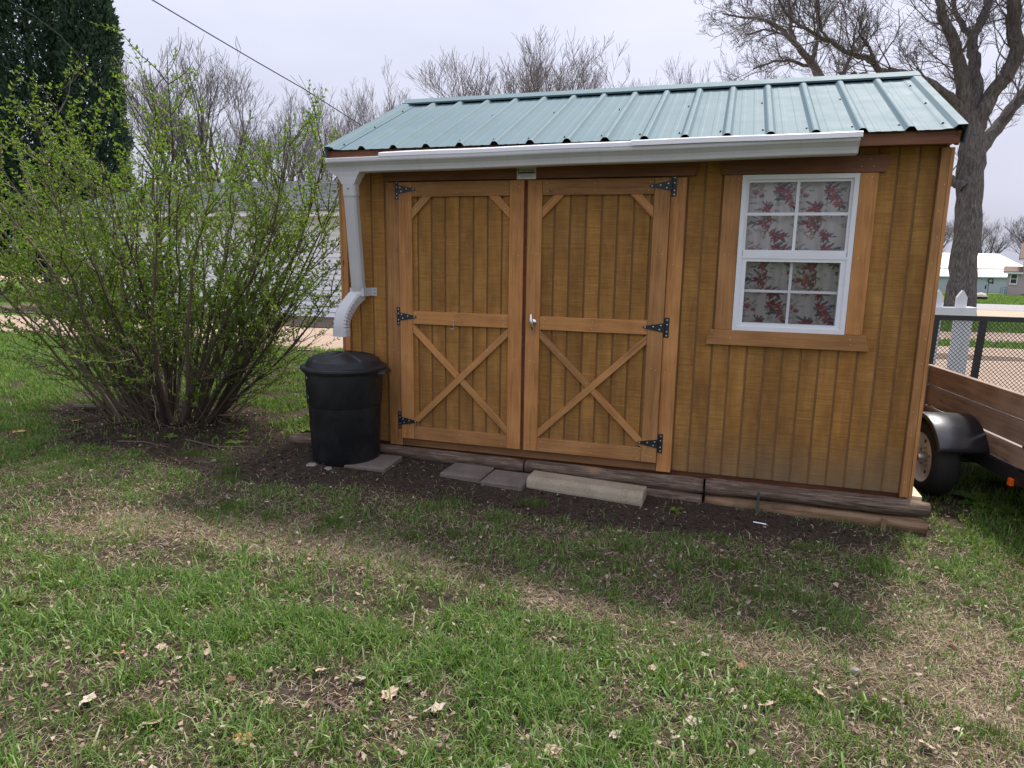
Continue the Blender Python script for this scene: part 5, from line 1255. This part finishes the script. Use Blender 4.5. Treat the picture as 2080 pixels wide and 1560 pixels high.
for sgn in (1, -1):
    n = 26
    for i in range(n):
        a, b = i / n, (i + 1.15) / n
        P = lambda t, h: ((ey_ + (ry_ - ey_) * t) if sgn > 0 else 2 * ry_ - (ey_ + (ry_ - ey_) * t), ez_ + (rz_ - ez_) * t + h)
        ra = random.Random(i + 50 * (sgn > 0)); x = GXL - 0.3 - ra.uniform(0, 0.3)
        while x < GXR + 0.3:
            w = ra.uniform(0.25, 0.36); h = 0.022 + ra.uniform(-.004, .005); (y0, z0), (y1, z1) = P(a, h), P(min(b, 1), 0.004); y00, z00 = P(a, 0)
            xa, xb = max(x, GXL - 0.3), min(x + w - 0.004, GXR + 0.3)
            if xb > xa: gsh.add([(xa, y0, z0), (xb, y0, z0), (xb, y1, z1), (xa, y1, z1), (xa, y00, z00), (xb, y00, z00)], [(0, 1, 2, 3), (4, 5, 1, 0)])
            x += w
gsh.build('roof_shingles', M_SHG, gar, kind='stuff')
m = MB(); m.prism([(ey_, ez_ - 0.02), (ry_, rz_ - 0.02), (2 * ry_ - ey_, ez_ - 0.02)], 'x', GXL + 0.02, GXR - 0.02); m.build('gable', M_LAP, gar)
# grey house whose gable edge shows past the shed's left corner
gb = thing('gabled_house', (-18.9, 35, gh(-18.9, 35)), 'house with dark steep roof edge and white trim peeping above the garage roof', 'house')
zb_ = gh(-18.9, 33) - 0.1
MB().box(-21.3, -16.5, 32.2, 39, zb_, 5.1).build('wall', M_LAP, gb)
m = MB(); m.prism([(-21.3, 5.1), (-16.5, 5.1), (-18.9, 7.55)], 'y', 32.2, 39); m.build('gable', M_LAP, gb)
for sg in (-1, 1):
    m = MB(); xe, ze, xr, zr = -18.9 + sg * 2.75, 4.75, -18.9, 7.62
    m.prism([(xe, ze), (xr, zr), (xr, zr + 0.14), (xe, ze + 0.14)], 'y', 31.9, 39.3); m.build('roof', m_plain('dark_shingle', (0.035, 0.037, 0.042), 0.9) if sg < 0 else bpy.data.materials['dark_shingle'], gb)
    m = MB(); m.prism([(xe, ze - 0.17), (xr, zr - 0.17), (xr, zr - 0.005), (xe, ze - 0.005)], 'y', 31.93, 32.15); m.build('rake_board', M_WHITE, gb)

# ------------------------------------------------------------------ buildings across the street
ang = math.atan2(4.37, 14.05)
def local(o, pts): return [tuple(o @ Vector(p)) for p in pts]
BM = Matrix.Translation((24.8, 100.2, -2.45)) @ Matrix.Rotation(ang, 4, 'Z')
wh = thing('long_building', (31, 102.5, -2.4), 'long low pale blue building with cream upper roof across the street', 'building')
def bbox(parent, name, mat, M, x0, x1, y0, y1, z0, z1):
    m = MB().box(x0, x1, y0, y1, z0, z1); m.v = local(M, m.v); return m.build(name, mat, parent)
def m_ribbed(name, a, b, s):
    t = NT(name); w = t.n.new('ShaderNodeTexWave'); t.l.new(t.coords('Object', (s, s * 0.31, 0)), w.inputs[0]); w.inputs['Scale'].default_value = 1.0
    c = t.mix(t.rng(w.outputs[0], 0.0, 0.25, 0.7, 0), b, a); return t.done(t.principled(c, 0.5, 0, t.bump(w.outputs[0], 0.4, 0.05), 0.4))
M_BWALL = m_ribbed('pale_blue_panel', (0.46, 0.52, 0.56), (0.40, 0.455, 0.50), 2.0); M_BROOF = m_ribbed('pale_metal_roof', (0.62, 0.66, 0.72), (0.50, 0.55, 0.62), 1.4)
M_CREAM = m_plain('cream_roof', (0.74, 0.70, 0.58), 0.6, var=0.05, scale=0.5)
bbox(wh, 'wall', M_BWALL, BM, -6, 15.5, 0.0, 16, -0.4, 2.28)
m = MB(); m.prism([(-0.35, 2.22), (3.2, 3.28), (3.2, 3.40), (-0.35, 2.34)], 'x', -6.3, 15.2); m.v = local(BM, m.v); m.build('lower_roof', M_BROOF, wh)
bbox(wh, 'upper_wall', M_CREAM, BM, -6, 16, 3.25, 16, 2.2, 3.34)
m = MB(); m.prism([(2.9, 3.30), (9.5, 5.35), (16.3, 3.30), (16.3, 3.44), (9.5, 5.50), (2.9, 3.44)], 'x', -7, 17); m.v = local(BM, m.v); m.build('upper_roof', M_CREAM, wh)
for k in range(24):
    x = -6.1 + k * 0.9; m = MB(); m.prism([(-0.33, 2.345), (3.18, 3.405), (3.18, 3.44), (-0.33, 2.38)], 'x', x, x + 0.05); m.v = local(BM, m.v); m.build('roof_rib', M_BROOF, wh)
m = MB()
rg_ = [(9.9 + 0.30 * math.cos(a) * 1, -0.05, 1.86 + 0.30 * math.sin(a)) for a in [k * math.pi / 10 for k in range(21)]]
m.tube(local(BM, rg_), 0.075, 8, False); o = m.build('wreath', m_plain('wreath_green', (0.08, 0.09, 0.06), 0.9)); tag(o, 'dark round wreath hung on the pale blue wall', 'wreath')
# beige house
HM = Matrix.Translation((28.7, 80.2, -1.75)) @ Matrix.Rotation(R(-18), 4, 'Z')
bh = thing('beige_house', (30.5, 82, -1.7), 'beige house with brown roof and white framed windows across the street', 'house')
M_BEIGE = m_plain('beige_siding', (0.44, 0.36, 0.335), 0.7, var=0.04); M_BROWNR = m_plain('brown_shingle', (0.15, 0.095, 0.075), 0.9)
hw_ = bbox(bh, 'wall', M_BEIGE, HM, 0, 9, 0.06, 6, -0.3, 2.55); bbox(bh, 'upper_wall', M_BEIGE, HM, 1.25, 9, 0.03, 6.02, 2.4, 3.75)
bbox(bh, 'foundation', M_PAVER, HM, -0.03, 9, 0.0, 6, -0.6, 0.14)
lb = None
for k in range(26):
    wm = HM @ Matrix.Translation((0, 0.058, 0.15 + k * 0.14))
    x0 = 0.0 if k < 17 else 1.25
    m = MB(); m.prism([(0, 0), (-0.03, 0), (-0.006, 0.146), (0, 0.146)], 'x', x0, 9); m.build('lap_board', M_BEIGE, hw_, wm)
m = MB(); m.prism([(-0.45, 2.48), (2.2, 3.0), (2.2, 3.10), (-0.45, 2.58)], 'x', -0.4, 1.24); m.v = local(HM, m.v); m.build('porch_roof', M_BROWNR, bh)
bbox(bh, 'fascia', M_WHITE, HM, -0.38, 1.3, -0.47, -0.44, 2.36, 2.50)
m = MB(); m.prism([(-0.45, 3.78), (3, 5.4), (6.5, 3.78), (6.5, 3.90), (3, 5.52), (-0.45, 3.90)], 'x', 0.8, 9.4); m.v = local(HM, m.v); m.build('roof', M_BROWNR, bh)
bbox(bh, 'fascia', M_WHITE, HM, 0.82, 9.4, -0.49, -0.455, 3.66, 3.82)
for (x0, x1, z0, z1) in ((0.32, 0.80, 1.38, 2.28), (1.72, 2.5, 1.95, 2.7)):
    w = bbox(bh, 'window', M_WHITE, HM, x0 - 0.08, x1 + 0.08, -0.02, 0.07, z0 - 0.08, z1 + 0.08); zc = (z0 + z1) / 2
    bbox(w, 'pane', M_PANE, HM, x0, x1, -0.026, -0.01, z0, zc - 0.03); bbox(w, 'pane', M_PANE, HM, x0, x1, -0.026, -0.01, zc + 0.03, z1); bbox(w, 'sill', M_WHITE, HM, x0 - 0.12, x1 + 0.12, -0.06, 0.05, z0 - 0.14, z0 - 0.081)
bbox(bh, 'step', M_PAVER, HM, 1.4, 3.2, -1.0, 0.0, -0.3, 0.32)
# small things on the far lawn
tz = gh(17.9, 51.3)
tub = thing('fire_pit', (17.9, 51.3, tz), 'round black tub under a tan cover on the lawn by the large trunk', 'fire pit')
m = MB(); m.lathe([(0.30, 0.0), (0.40, 0.10), (0.43, 0.26), (0.41, 0.28)], (17.9, 51.3, tz), 20, capA=True); m.build('tub', M_FRAME, tub, smooth=True)
m = MB(); m.lathe([(0.44, 0.24), (0.40, 0.33), (0.25, 0.47), (0.06, 0.52), (0.0, 0.52)], (17.9, 51.3, tz), 20); m.build('cover', m_plain('tan_tarp', (0.46, 0.38, 0.31), 0.8), tub, smooth=True)
hz_ = gh(17.64, 49.2)
fd = thing('feeder_pole', (17.64, 49.2, hz_), 'thin shepherd hook pole with two dark bird feeders on the far lawn', 'bird feeder')
m = MB(); m.tube([(17.64, 49.2, hz_ - 0.1), (17.64, 49.2, hz_ + 1.35), (17.72, 49.2, hz_ + 1.52), (17.84, 49.2, hz_ + 1.5), (17.86, 49.2, hz_ + 1.36)], 0.016, 6); m.tube([(17.64, 49.2, hz_ + 0.95), (17.52, 49.2, hz_ + 1.08), (17.48, 49.2, hz_ + 1.0)], 0.014, 6); m.build('pole', M_FRAME, fd)
for x, z in ((17.86, 1.12), (17.49, 0.78)):
    m = MB(); m.lathe([(0.0, 0.24), (0.02, 0.24), (0.06, 0.18), (0.05, 0.16), (0.05, 0.02), (0.065, 0.0), (0.0, 0.0)], (x, 49.2, hz_ + z), 10); m.build('feeder', M_FRAME, fd)
rk = thing('metal_rack', (29.0, 79.2, gh(29, 79.2)), 'small grey metal rack standing against the beige house wall', 'rack'); rz0 = gh(28.6, 79.4)
m = MB()
for x in (28.15, 28.55): m.tube([(x, 79.4, rz0 - 0.05), (x, 79.4, rz0 + 0.85)], 0.03, 6); m.tube([(x, 79.9, rz0 - 0.05), (x, 79.9, rz0 + 0.85)], 0.03, 6)
for z in (0.25, 0.55, 0.85): m.tube([(28.15, 79.4, rz0 + z), (28.55, 79.4, rz0 + z), (28.55, 79.9, rz0 + z), (28.15, 79.9, rz0 + z), (28.15, 79.4, rz0 + z)], 0.025, 6)
m.build('frame', m_plain('rack_grey', (0.16, 0.22, 0.24), 0.5), rk)

# ------------------------------------------------------------------ overhead cables
M_CABLE = m_plain('cable_black', (0.035, 0.035, 0.045), 0.6)
m = MB(); m.tube([(-8.6, -3.5, 6.9), (-8.95, 2.0, 6.42), (-9.03, 5.01, 6.21), (-9.02, 6.57, 6.0), (-8.86, 7.75, 5.78), (-8.58, 8.85, 5.51), (-8.15, 9.98, 5.17), (-7.61, 11.53, 4.65), (-7.3, 12.0, 4.42)], 0.0125, 6)
m.tube([(-7.3, 12.0, 3.3), (-7.3, 12.0, 4.5)], 0.03, 8)
o = m.build('overhead_cable', M_CABLE); tag(o, 'dark cable sagging down to the white garage roof', 'cable', 'overhead cables')
m = MB(); m.tube([(-13.6, 2.0, 7.6), (-14.0, 6.83, 7.06), (-14.02, 7.84, 6.82), (-14.1, 8.47, 6.71), (-14.35, 9.3, 6.55), (-15.2, 10.7, 6.3), (-16.7, 12.3, 5.95)], 0.011, 6)
o = m.build('overhead_cable', M_CABLE); tag(o, 'thin cable crossing in front of the dark evergreens', 'cable', 'overhead cables')

# ------------------------------------------------------------------ grass
def blades(name, X, Y, h, w, lean, mat, rs, label, cat, lift=0.0, flat=False):
    N = len(X); Z = ground(X, Y) + lift
    a = rs.uniform(0, 2 * np.pi, N); le = lean * rs.uniform(0.3, 1.3, N); b = a + rs.normal(0, 0.5, N) + np.pi / 2
    D = np.stack([np.cos(a), np.sin(a), np.zeros(N)], 1); Sd = np.stack([np.cos(b), np.sin(b), rs.normal(0, .2, N)], 1)
    base = np.stack([X, Y, Z - 0.004], 1); hh = h[:, None]; ww = (w / 2)[:, None]; up = np.array([0, 0, 1.0])
    if flat: mid = base + D * hh * 0.5 + up * (rs.uniform(0.004, 0.016, N)[:, None]); tip = base + D * hh + up * (rs.uniform(-0.001, 0.02, N)[:, None])
    else:
        le = le[:, None]; mid = base + (D * np.sin(le * 0.5) + up * np.cos(le * 0.5)) * hh * 0.55; tip = mid + (D * np.sin(le * 1.4) + up * np.cos(le * 1.4)) * hh * 0.5
    V_ = np.stack([base - Sd * ww, base + Sd * ww, mid + Sd * ww * 0.85, mid - Sd * ww * 0.85, tip], 1).reshape(-1, 3)
    i = np.arange(N) * 5
    F_ = np.concatenate([np.stack([i, i + 1, i + 2], 1), np.stack([i, i + 2, i + 3], 1), np.stack([i + 3, i + 2, i + 4], 1)])
    o = big_mesh(name, V_, F_, mat, kind='stuff'); return tag(o, label, cat)
def clear(X, Y):
    """true where nothing stands on the soil"""
    ok = ~((X > -1.85) & (X < 2.48) & (Y > -0.13) & (Y < 2.3))
    ok &= ~((X > -1.13) & (X < -0.82) & (Y > -0.47) & (Y < -0.1)); ok &= ~((X > -0.47) & (X < 0.13) & (Y > -0.41) & (Y < 0)); ok &= ~((X > 0.11) & (X < 0.87) & (Y > -0.36) & (Y < 0))
    ok &= ~((X - bc[0]) ** 2 + (Y - bc[1]) ** 2 < 0.235 ** 2)
    return ok
def in_alley(X, Y, pad=0.0):
    ya = np.interp(X, [-60, -12, -4.5, 6, 40], [1.5, 4.0, 4.3, 5.0, 8.0]); yb = np.interp(X, [-60, -12, -4.5, 6, 40], [5.0, 6.4, 7.3, 10.6, 15])
    return (Y > ya + pad) & (Y < yb - pad)
rs = np.random.default_rng(77)
def sample(N, x0, x1, y0, y1): return rs.uniform(x0, x1, N), rs.uniform(y0, y1, N)
# foreground: inside the part of the lawn this view and its neighbours look down on
def front(X, Y): return (X > -1.35 - 1.25 * (Y + 3.1)) & (X < 2.75 + 0.42 * (Y + 2.1) + 0.2) & (Y > -3.55)
X, Y = sample(900000, -5.2, 4.0, -3.55, -0.05); k = front(X, Y) & clear(X, Y); X, Y = X[k], Y[k]
so_, st_, gn_ = masks(X, Y); tuft = fbm(X * 9, Y * 9, 61, 3); lush = 0.9 * blob(X, Y, 0.55, -2.35, 0.9, 0.55) + 0.7 * blob(X, Y, -0.9, -2.35, 0.8, 0.4) + 0.5 * blob(X, Y, -3.3, -1.0, 0.8, 0.3) + 0.5 * blob(X, Y, 2.3, -0.55, 0.3, 0.4)
pr = gn_ * (0.10 + 0.9 * sstep(0.38, 0.66, tuft + 0.06 * lush)) * (0.46 + 0.60 * lush) * 0.62 + 0.003
k = rs.random(len(X)) < pr; X, Y = X[k], Y[k]; lush = lush[k]; tuft = tuft[k]
N = len(X); print('blades near', N)
h = (0.020 + 0.042 * rs.random(N) + 0.060 * lush * rs.random(N)) * (0.6 + 0.8 * tuft); w = rs.uniform(0.0016, 0.0050, N) * (1 + 0.35 * lush)
blades('grass', X, Y, h, w, 1.25, M_BLADE, rs, 'green grass blades growing in tufts over the front lawn', 'grass')
# coarse broad blades lying every way in the near grass
X, Y = sample(60000, -5.2, 4.0, -3.55, -0.9); k = front(X, Y); X, Y = X[k], Y[k]; so_, st_, gn_ = masks(X, Y)
k = rs.random(len(X)) < gn_ * (0.10 + 0.9 * sstep(0.42, 0.62, fbm(X * 5, Y * 5, 71, 3))) * (0.10 + 0.55 * sstep(-1.3, -2.2, Y)); X, Y = X[k], Y[k]; N = len(X)
blades('broad_grass', X, Y, rs.uniform(0.045, 0.115, N), rs.uniform(0.0035, 0.0075, N), 1.45, M_BROAD, rs, 'coarse broad green blades sprawling through the near lawn', 'grass', 0.006)
# fine dark moss-like tufts
cx_, cy_ = sample(70, -3.0, 3.2, -3.0, -0.5); XX, YY = [], []
for x, y in list(zip(cx_, cy_)) + [(2.1, -0.78), (1.45, -0.95), (2.35, -1.75), (2.2, -2.0), (1.6, -2.05), (1.15, -1.15), (1.55, -1.95), (-1.3, -1.35), (-1.0, -1.4)]:
    n = rs.integers(120, 420); XX.append(x + rs.normal(0, 0.05, n)); YY.append(y + rs.normal(0, 0.03, n))
X, Y = np.concatenate(XX), np.concatenate(YY); k = front(X, Y) & clear(X, Y); X, Y = X[k], Y[k]; N = len(X)
blades('fine_grass', X, Y, rs.uniform(0.02, 0.05, N), rs.uniform(0.0012, 0.0022, N), 0.5, M_BLADE2, rs, 'fine bright green grass in small dense cushions', 'grass')
# dead straw lying flat
X, Y = sample(760000, -5.2, 4.0, -3.55, -0.05); k = front(X, Y) & clear(X, Y); X, Y = X[k], Y[k]
so_, st_, gn_ = masks(X, Y); pr = 0.50 * st_ * (1 - 0.8 * so_) + 0.13 * (1 - so_) + 0.007
k = rs.random(len(X)) < pr; X, Y = X[k], Y[k]; N = len(X); print('straw', N)
blades('straw', X, Y, rs.uniform(0.025, 0.075, N), rs.uniform(0.0011, 0.0029, N), 1.0, M_STRAW, rs, 'pale dead straw matted over the lawn', 'straw', 0.002, True)
# lawn left of and behind the shrub, right of the shed
X, Y = sample(230000, -11, -1.6, -0.6, 4.9); so_, st_, gn_ = masks(X, Y); k = clear(X, Y) & ~in_alley(X, Y, 0.15) & (rs.random(len(X)) < np.where(so_ > 0.3, 0.04, 0.75)); k &= ~((X > -1.9) & (Y < 0.4)); X, Y = X[k], Y[k]
k2 = rs.random(len(X)) < sstep(0.3, 0.55, fbm(X * 4, Y * 4, 15, 3)) ; X, Y = X[k2], Y[k2]; N = len(X); print('left lawn', N)
blades('lawn_grass', X, Y, rs.uniform(0.035, 0.085, N), rs.uniform(0.005, 0.010, N), 0.8, M_BLADE, rs, 'bright green lawn around and behind the shrub', 'grass')
X, Y = sample(150000, 2.1, 6.5, -1.5, 4.6); k = clear(X, Y) & ~in_alley(X, Y, 0.1) & (X < 3.9 + 0.6 * Y + 0.8); X, Y = X[k], Y[k]; k2 = rs.random(len(X)) < sstep(0.30, 0.58, fbm(X * 6, Y * 6, 19, 3)) * sstep(2.15, 2.95, X + 0.25 * np.clip(Y, -1, 1) + 0.7 * (fbm(X * 3, Y * 3, 5, 3) - 0.5)); X, Y = X[k2], Y[k2]; N = len(X); print('right', N); edge = sstep(2.3, 3.0, X)
blades('tall_grass', X, Y, rs.uniform(0.03, 0.085, N) * (0.7 + 0.5 * edge), rs.uniform(0.003, 0.0065, N), 1.0, M_BLADE, rs, 'longer green grass round the trailer and the right corner of the shed', 'grass')
X, Y = sample(60000, 2.0, 16, 10.4, 19.6); k = ~((Y > np.interp(X, [2, 9, 40], [11.6, 11.9, 16])) & (Y < np.interp(X, [2, 9, 40], [13.6, 14.1, 19]))) & ~in_alley(X, Y, 0.0); X, Y = X[k], Y[k]; N = len(X)
blades('verge_grass', X, Y, rs.uniform(0.05, 0.11, N), rs.uniform(0.010, 0.022, N), 0.8, M_BLADE, rs, 'green grass verge around the large trunk', 'grass')
X, Y = sample(60000, 12, 40, 40.2, 82); N = len(X)
blades('far_grass', X, Y, rs.uniform(0.07, 0.16, N), rs.uniform(0.03, 0.06, N), 0.8, M_BLADE, rs, 'green lawn in front of the buildings across the street', 'grass')

# ------------------------------------------------------------------ leaf litter and single leaves
def leaf_shape(rs, N, P, size):
    a = rs.uniform(0, 2 * np.pi, N); tl = rs.normal(0, 0.35, N); D = np.stack([np.cos(a), np.sin(a), tl], 1); D /= np.linalg.norm(D, axis=1, keepdims=True)
    Sd = np.cross(D, np.array([0, 0, 1.0]) + rs.normal(0, .35, (N, 3))); Sd /= np.linalg.norm(Sd, axis=1, keepdims=True); Nn = np.cross(Sd, D)
    s = size[:, None]; cu = rs.uniform(-0.1, 0.3, (N, 1)) * s
    w1, w2 = rs.uniform(.10, .42, (N, 1)) * s, rs.uniform(.10, .42, (N, 1)) * s
    return np.stack([P - D * s * 0.5, P - D * s * rs.uniform(-.3, .3, (N, 1)) + Sd * w1 + Nn * cu, P + D * s * 0.5, P - D * s * rs.uniform(-.3, .3, (N, 1)) - Sd * w2 + Nn * cu, P + Nn * 0.002], 1).reshape(-1, 3)
X, Y = sample(52000, -5, 4, -3.5, 0.6); k = front(X, np.minimum(Y, -0.06)) & clear(X, Y); X, Y = X[k], Y[k]; so_, st_, gn_ = masks(X, Y)
k = rs.random(len(X)) < (0.40 + 0.6 * blob(X, Y, 0.3, -2.7, 1.8, 0.7)) * (0.12 + 0.88 * (1 - so_)); X, Y = X[k], Y[k]; N = len(X)
cx2, cy2 = BX + rs.normal(0, 0.45, 1200), BY + rs.normal(0, 0.32, 1200); X = np.concatenate([X, cx2]); Y = np.concatenate([Y, cy2]); N = len(X); print('litter', N)
P_ = np.stack([X, Y, ground(X, Y) + 0.008 + rs.uniform(0, .022, N)], 1); sz = rs.uniform(0.009, 0.034, N) * rs.uniform(0.4, 1.0, N); i = np.arange(N) * 5
o = big_mesh('leaf_litter', leaf_shape(rs, N, P_, sz), np.concatenate([np.stack([i + a, i + b, i + 4], 1) for a, b in ((0, 1), (1, 2), (2, 3), (3, 0))]), M_LITTER, kind='stuff'); tag(o, 'crumbled dead leaves and chips scattered through the grass', 'leaf litter')
# soil clods and pebbles
X, Y = sample(26000, -4.6, 2.6, -1.2, 0.6); k = clear(X, Y); X, Y = X[k], Y[k]; so_, st_, gn_ = masks(X, Y); k = rs.random(len(X)) < so_ * 0.55; X, Y = X[k], Y[k]; N = len(X)
t = NT('soil_clod'); M_CLOD = t.done(t.principled(t.ramp(t.island(), [(0, (0.020, 0.014, 0.010)), (0.7, (0.05, 0.036, 0.028)), (0.96, (0.08, 0.06, 0.048)), (1, (0.28, 0.23, 0.19))]), 0.95, 0, None, 0.1))
r_ = (rs.random(N) ** 3 * 0.012 + 0.003)[:, None]; P_ = np.stack([X, Y, ground(X, Y) + 0.001], 1); oc = np.array([[1, 0, 0], [0, 1, 0], [-1, 0, 0], [0, -1, 0], [0, 0, .7], [0, 0, -.7]])
V_ = (P_[:, None, :] + oc[None] * r_[:, :, None] * rs.uniform(.6, 1.4, (N, 6, 1))).reshape(-1, 3); i = np.arange(N) * 6
o = big_mesh('soil_clods', V_, np.concatenate([np.stack([i + a, i + b, i + c], 1) for a, b, c in ((0, 1, 4), (1, 2, 4), (2, 3, 4), (3, 0, 4), (1, 0, 5), (2, 1, 5), (3, 2, 5), (0, 3, 5))]), M_CLOD, kind='stuff'); tag(o, 'crumbs of dark soil and pebbles on the bare ground before the shed', 'soil')
# the larger fallen leaves, one by one
M_DL = [m_plain('leaf_tan', (0.46, 0.34, 0.24), 0.75, var=0.3, scale=30), m_plain('leaf_ochre', (0.50, 0.27, 0.10), 0.75, var=0.3, scale=30), m_plain('leaf_brown', (0.24, 0.115, 0.065), 0.75, var=0.3, scale=30), m_plain('leaf_pale', (0.44, 0.36, 0.28), 0.75, var=0.25, scale=30)]
LEAVES = [(-0.69, -2.68, .034, 1), (-0.02, -2.87, .046, 1), (1.42, -1.91, .045, 2), (-0.59, -2.6, .03, 0), (0.31, -1.99, .05, 2), (1.49, -2.13, .045, 0), (-0.58, -2.91, .045, 3), (-0.32, -2.91, .05, 0), (0.28, -2.53, .05, 0), (0.46, -2.54, .045, 3), (-0.01, -2.49, .03, 0), (0.31, -2.44, .03, 3), (1.67, -1.98, .04, 0), (1.26, -2.31, .04, 3), (1.03, -2.46, .035, 3), (-1.33, -2.55, .04, 2), (-3.83, -0.62, .07, 1), (-3.64, -0.28, .06, 2), (-3.76, -0.2, .06, 1), (1.28, -1.89, .03, 3), (0.47, -2.01, .035, 2), (0.16, -2.49, .03, 3), (-0.07, -2.7, .035, 0), (-0.43, -2.56, .03, 0), (1.85, -1.04, .03, 0), (2.23, -1.45, .03, 2), (1.97, -2.15, .04, 0), (2.09, -2.03, .03, 3), (0.86, -2.61, .04, 0), (0.62, -2.2, .03, 0), (-0.9, -2.45, .03, 3), (1.1, -2.05, .03, 0), (0.75, -2.72, .04, 3), (-0.25, -2.65, .03, 2)]
rl = random.Random(9)
LBL = {0: 'curled tan dry leaf lying in the front lawn', 1: 'ochre yellow dry leaf lying on the ground', 2: 'dark brown curled dry leaf on the lawn', 3: 'bleached pale dry leaf lying in the front lawn'}
GRP = {0: 'tan dry leaves', 1: 'ochre dry leaves', 2: 'brown dry leaves', 3: 'pale dry leaves'}
leaf_me = []
for q in range(4):
    out = []; n = 14
    for k in range(n):
        a = 2 * math.pi * k / n; lob = 1 + 0.22 * math.cos(5 * a) + rl.uniform(-.10, .10); out.append((math.cos(a) * 0.6 * lob, math.sin(a) * 0.42 * lob, 0.16 * math.cos(a * (1 + q % 2)) ** 2 + rl.uniform(-.05, .08)))
    me = bpy.data.meshes.new('leaf'); me.from_pydata([(0, 0, 0)] + out + [(-0.95, 0.03, 0.05)], [], [(0, 1 + k, 1 + (k + 1) % n) for k in range(n)] + [(7, 8, 15)]); leaf_me.append(me)
for (x, y, s, c) in LEAVES:
    me = leaf_me[rl.randrange(4)].copy(); me.materials.append(M_DL[c])
    o = shared('dry_leaf', me, None, Matrix.Translation((x, y, gh(x, y) + 0.018)) @ Matrix.Rotation(rl.uniform(0, 6.28), 4, 'Z') @ Matrix.Rotation(rl.uniform(-.5, .5), 4, 'X') @ Matrix.Scale(s, 4)); tag(o, LBL[c], 'leaf', GRP[c])
# stones, sticks, weeds
for i, (x, y, r_, lb) in enumerate(((1.82, -1.78, 0.022, 'pale rounded stone in the straw of the lawn'), (-5.56, 2.41, 0.12, 'bluish white stone behind the shrub stems'), (-5.17, 2.45, 0.10, 'pale grey stone behind the shrub stems'), (-1.95, -0.72, 0.018, 'small tan pebble on the bare soil'))):
    m = MB(); m.lathe([(0.0, -0.5), (0.8, -0.4), (1.0, 0.1), (0.75, 0.55), (0.3, 0.75), (0.0, 0.78)], (0, 0, 0), 12); rr = random.Random(i + 4)
    m.v = [(p[0] * r_ * rr.uniform(.88, 1.12), p[1] * r_ * 0.8 * rr.uniform(.88, 1.12), p[2] * r_ * rr.uniform(.9, 1.1)) for p in m.v]
    o = m.build('stone', M_STONE, None, Matrix.Translation((x, y, gh(x, y) + r_ * 0.3)), True); tag(o, lb, 'stone')
m = MB(); m.tube([(-4.25, 0.22, gh(-4.25, .22) + 0.02), (-3.95, 0.24, gh(-3.95, .24) + 0.035), (-3.6, 0.30, gh(-3.6, .3) + 0.03), (-3.3, 0.2, gh(-3.3, .2) + 0.03)], [0.022, 0.026, 0.024, 0.018], 8); o = m.build('dead_branch', M_STEM); tag(o, 'thick dead branch lying flat at the foot of the shrub', 'branch')
for i, pts in enumerate((((-2.55, -0.32), (-2.2, -0.4), (-1.95, -0.33)), ((0.10, -2.62), (0.22, -2.66), (0.33, -2.64)), ((-2.95, -0.55), (-2.75, -0.50), (-2.5, -0.54)))):
    m = MB(); m.tube([(x, y, gh(x, y) + 0.008) for x, y in pts], [0.006, 0.005, 0.003], 6); o = m.build('stick', M_STEM); tag(o, ('thin curved stick on the bare soil before the shrub', 'short stick lying in the front grass', 'thin straight stick on the soil at the lawn edge')[i], 'stick')
def weed(x, y, n, s, label, seed):
    r2 = np.random.default_rng(seed); th = thing('weed', (x, y, gh(x, y)), label, 'weed', 'weeds on bare soil'); V_, F_ = [], []
    for k in range(n):
        a = r2.uniform(0, 6.28); L_ = s * r2.uniform(.6, 1.2); d = np.array([math.cos(a), math.sin(a), r2.uniform(.25, 1.0)]); d /= np.linalg.norm(d); sd_ = np.cross(d, [0, 0, 1]); sd_ /= np.linalg.norm(sd_); p = np.array([x, y, gh(x, y)]); b_ = len(V_)
        for t_, w_ in ((0, .03), (.35, .15), (.65, .2), (1, .01)):
            c_ = p + d * L_ * t_ - np.array([0, 0, .45 * L_ * t_ * t_]); V_ += [c_ - sd_ * w_ * L_, c_ + sd_ * w_ * L_]
        for q in range(3): F_.append((b_ + 2 * q, b_ + 2 * q + 1, b_ + 2 * q + 3, b_ + 2 * q + 2))
    mesh_obj('leaves', V_, F_, M_LEAF, th)
for i, (x, y, s, n, lb) in enumerate(((-2.35, 0.02, .10, 9, 'leafy weed on bare soil between the shrub and the bin'), (-1.9, 0.25, .11, 9, 'leafy weed beside the dark log end'), (-2.15, -0.25, .09, 8, 'low weed on the soil left of the bin'), (-3.0, -0.42, .09, 8, 'low weed at the front edge of the shrub'), (-2.7, -0.3, .08, 7, 'small weed among the soil crumbs before the shrub'), (2.95, 0.62, .22, 22, 'broad leafed weed under the trailer side'), (3.12, 0.42, .20, 18, 'broad leafed weed near the trailer marker light'), (1.62, -2.02, .05, 9, 'small dark weed rosette in the straw'), (0.06, -2.2, .05, 8, 'clover like weed in the front lawn'), (1.05, -0.33, .07, 8, 'small weed at the end of the kerb block'))): weed(x, y, n, s, lb, i)
m = MB(); m.add([(1.50, -0.36, gh(1.49, -.36) + .010), (1.57, -0.372, gh(1.6, -.37) + .014), (1.57, -0.367, gh(1.6, -.37) + .018), (1.50, -0.355, gh(1.49, -.36) + .014)], [(0, 1, 2, 3)]); o = m.build('paper_strip', M_WHITE); tag(o, 'thin white strip of litter on the soil before the stacked logs', 'litter')
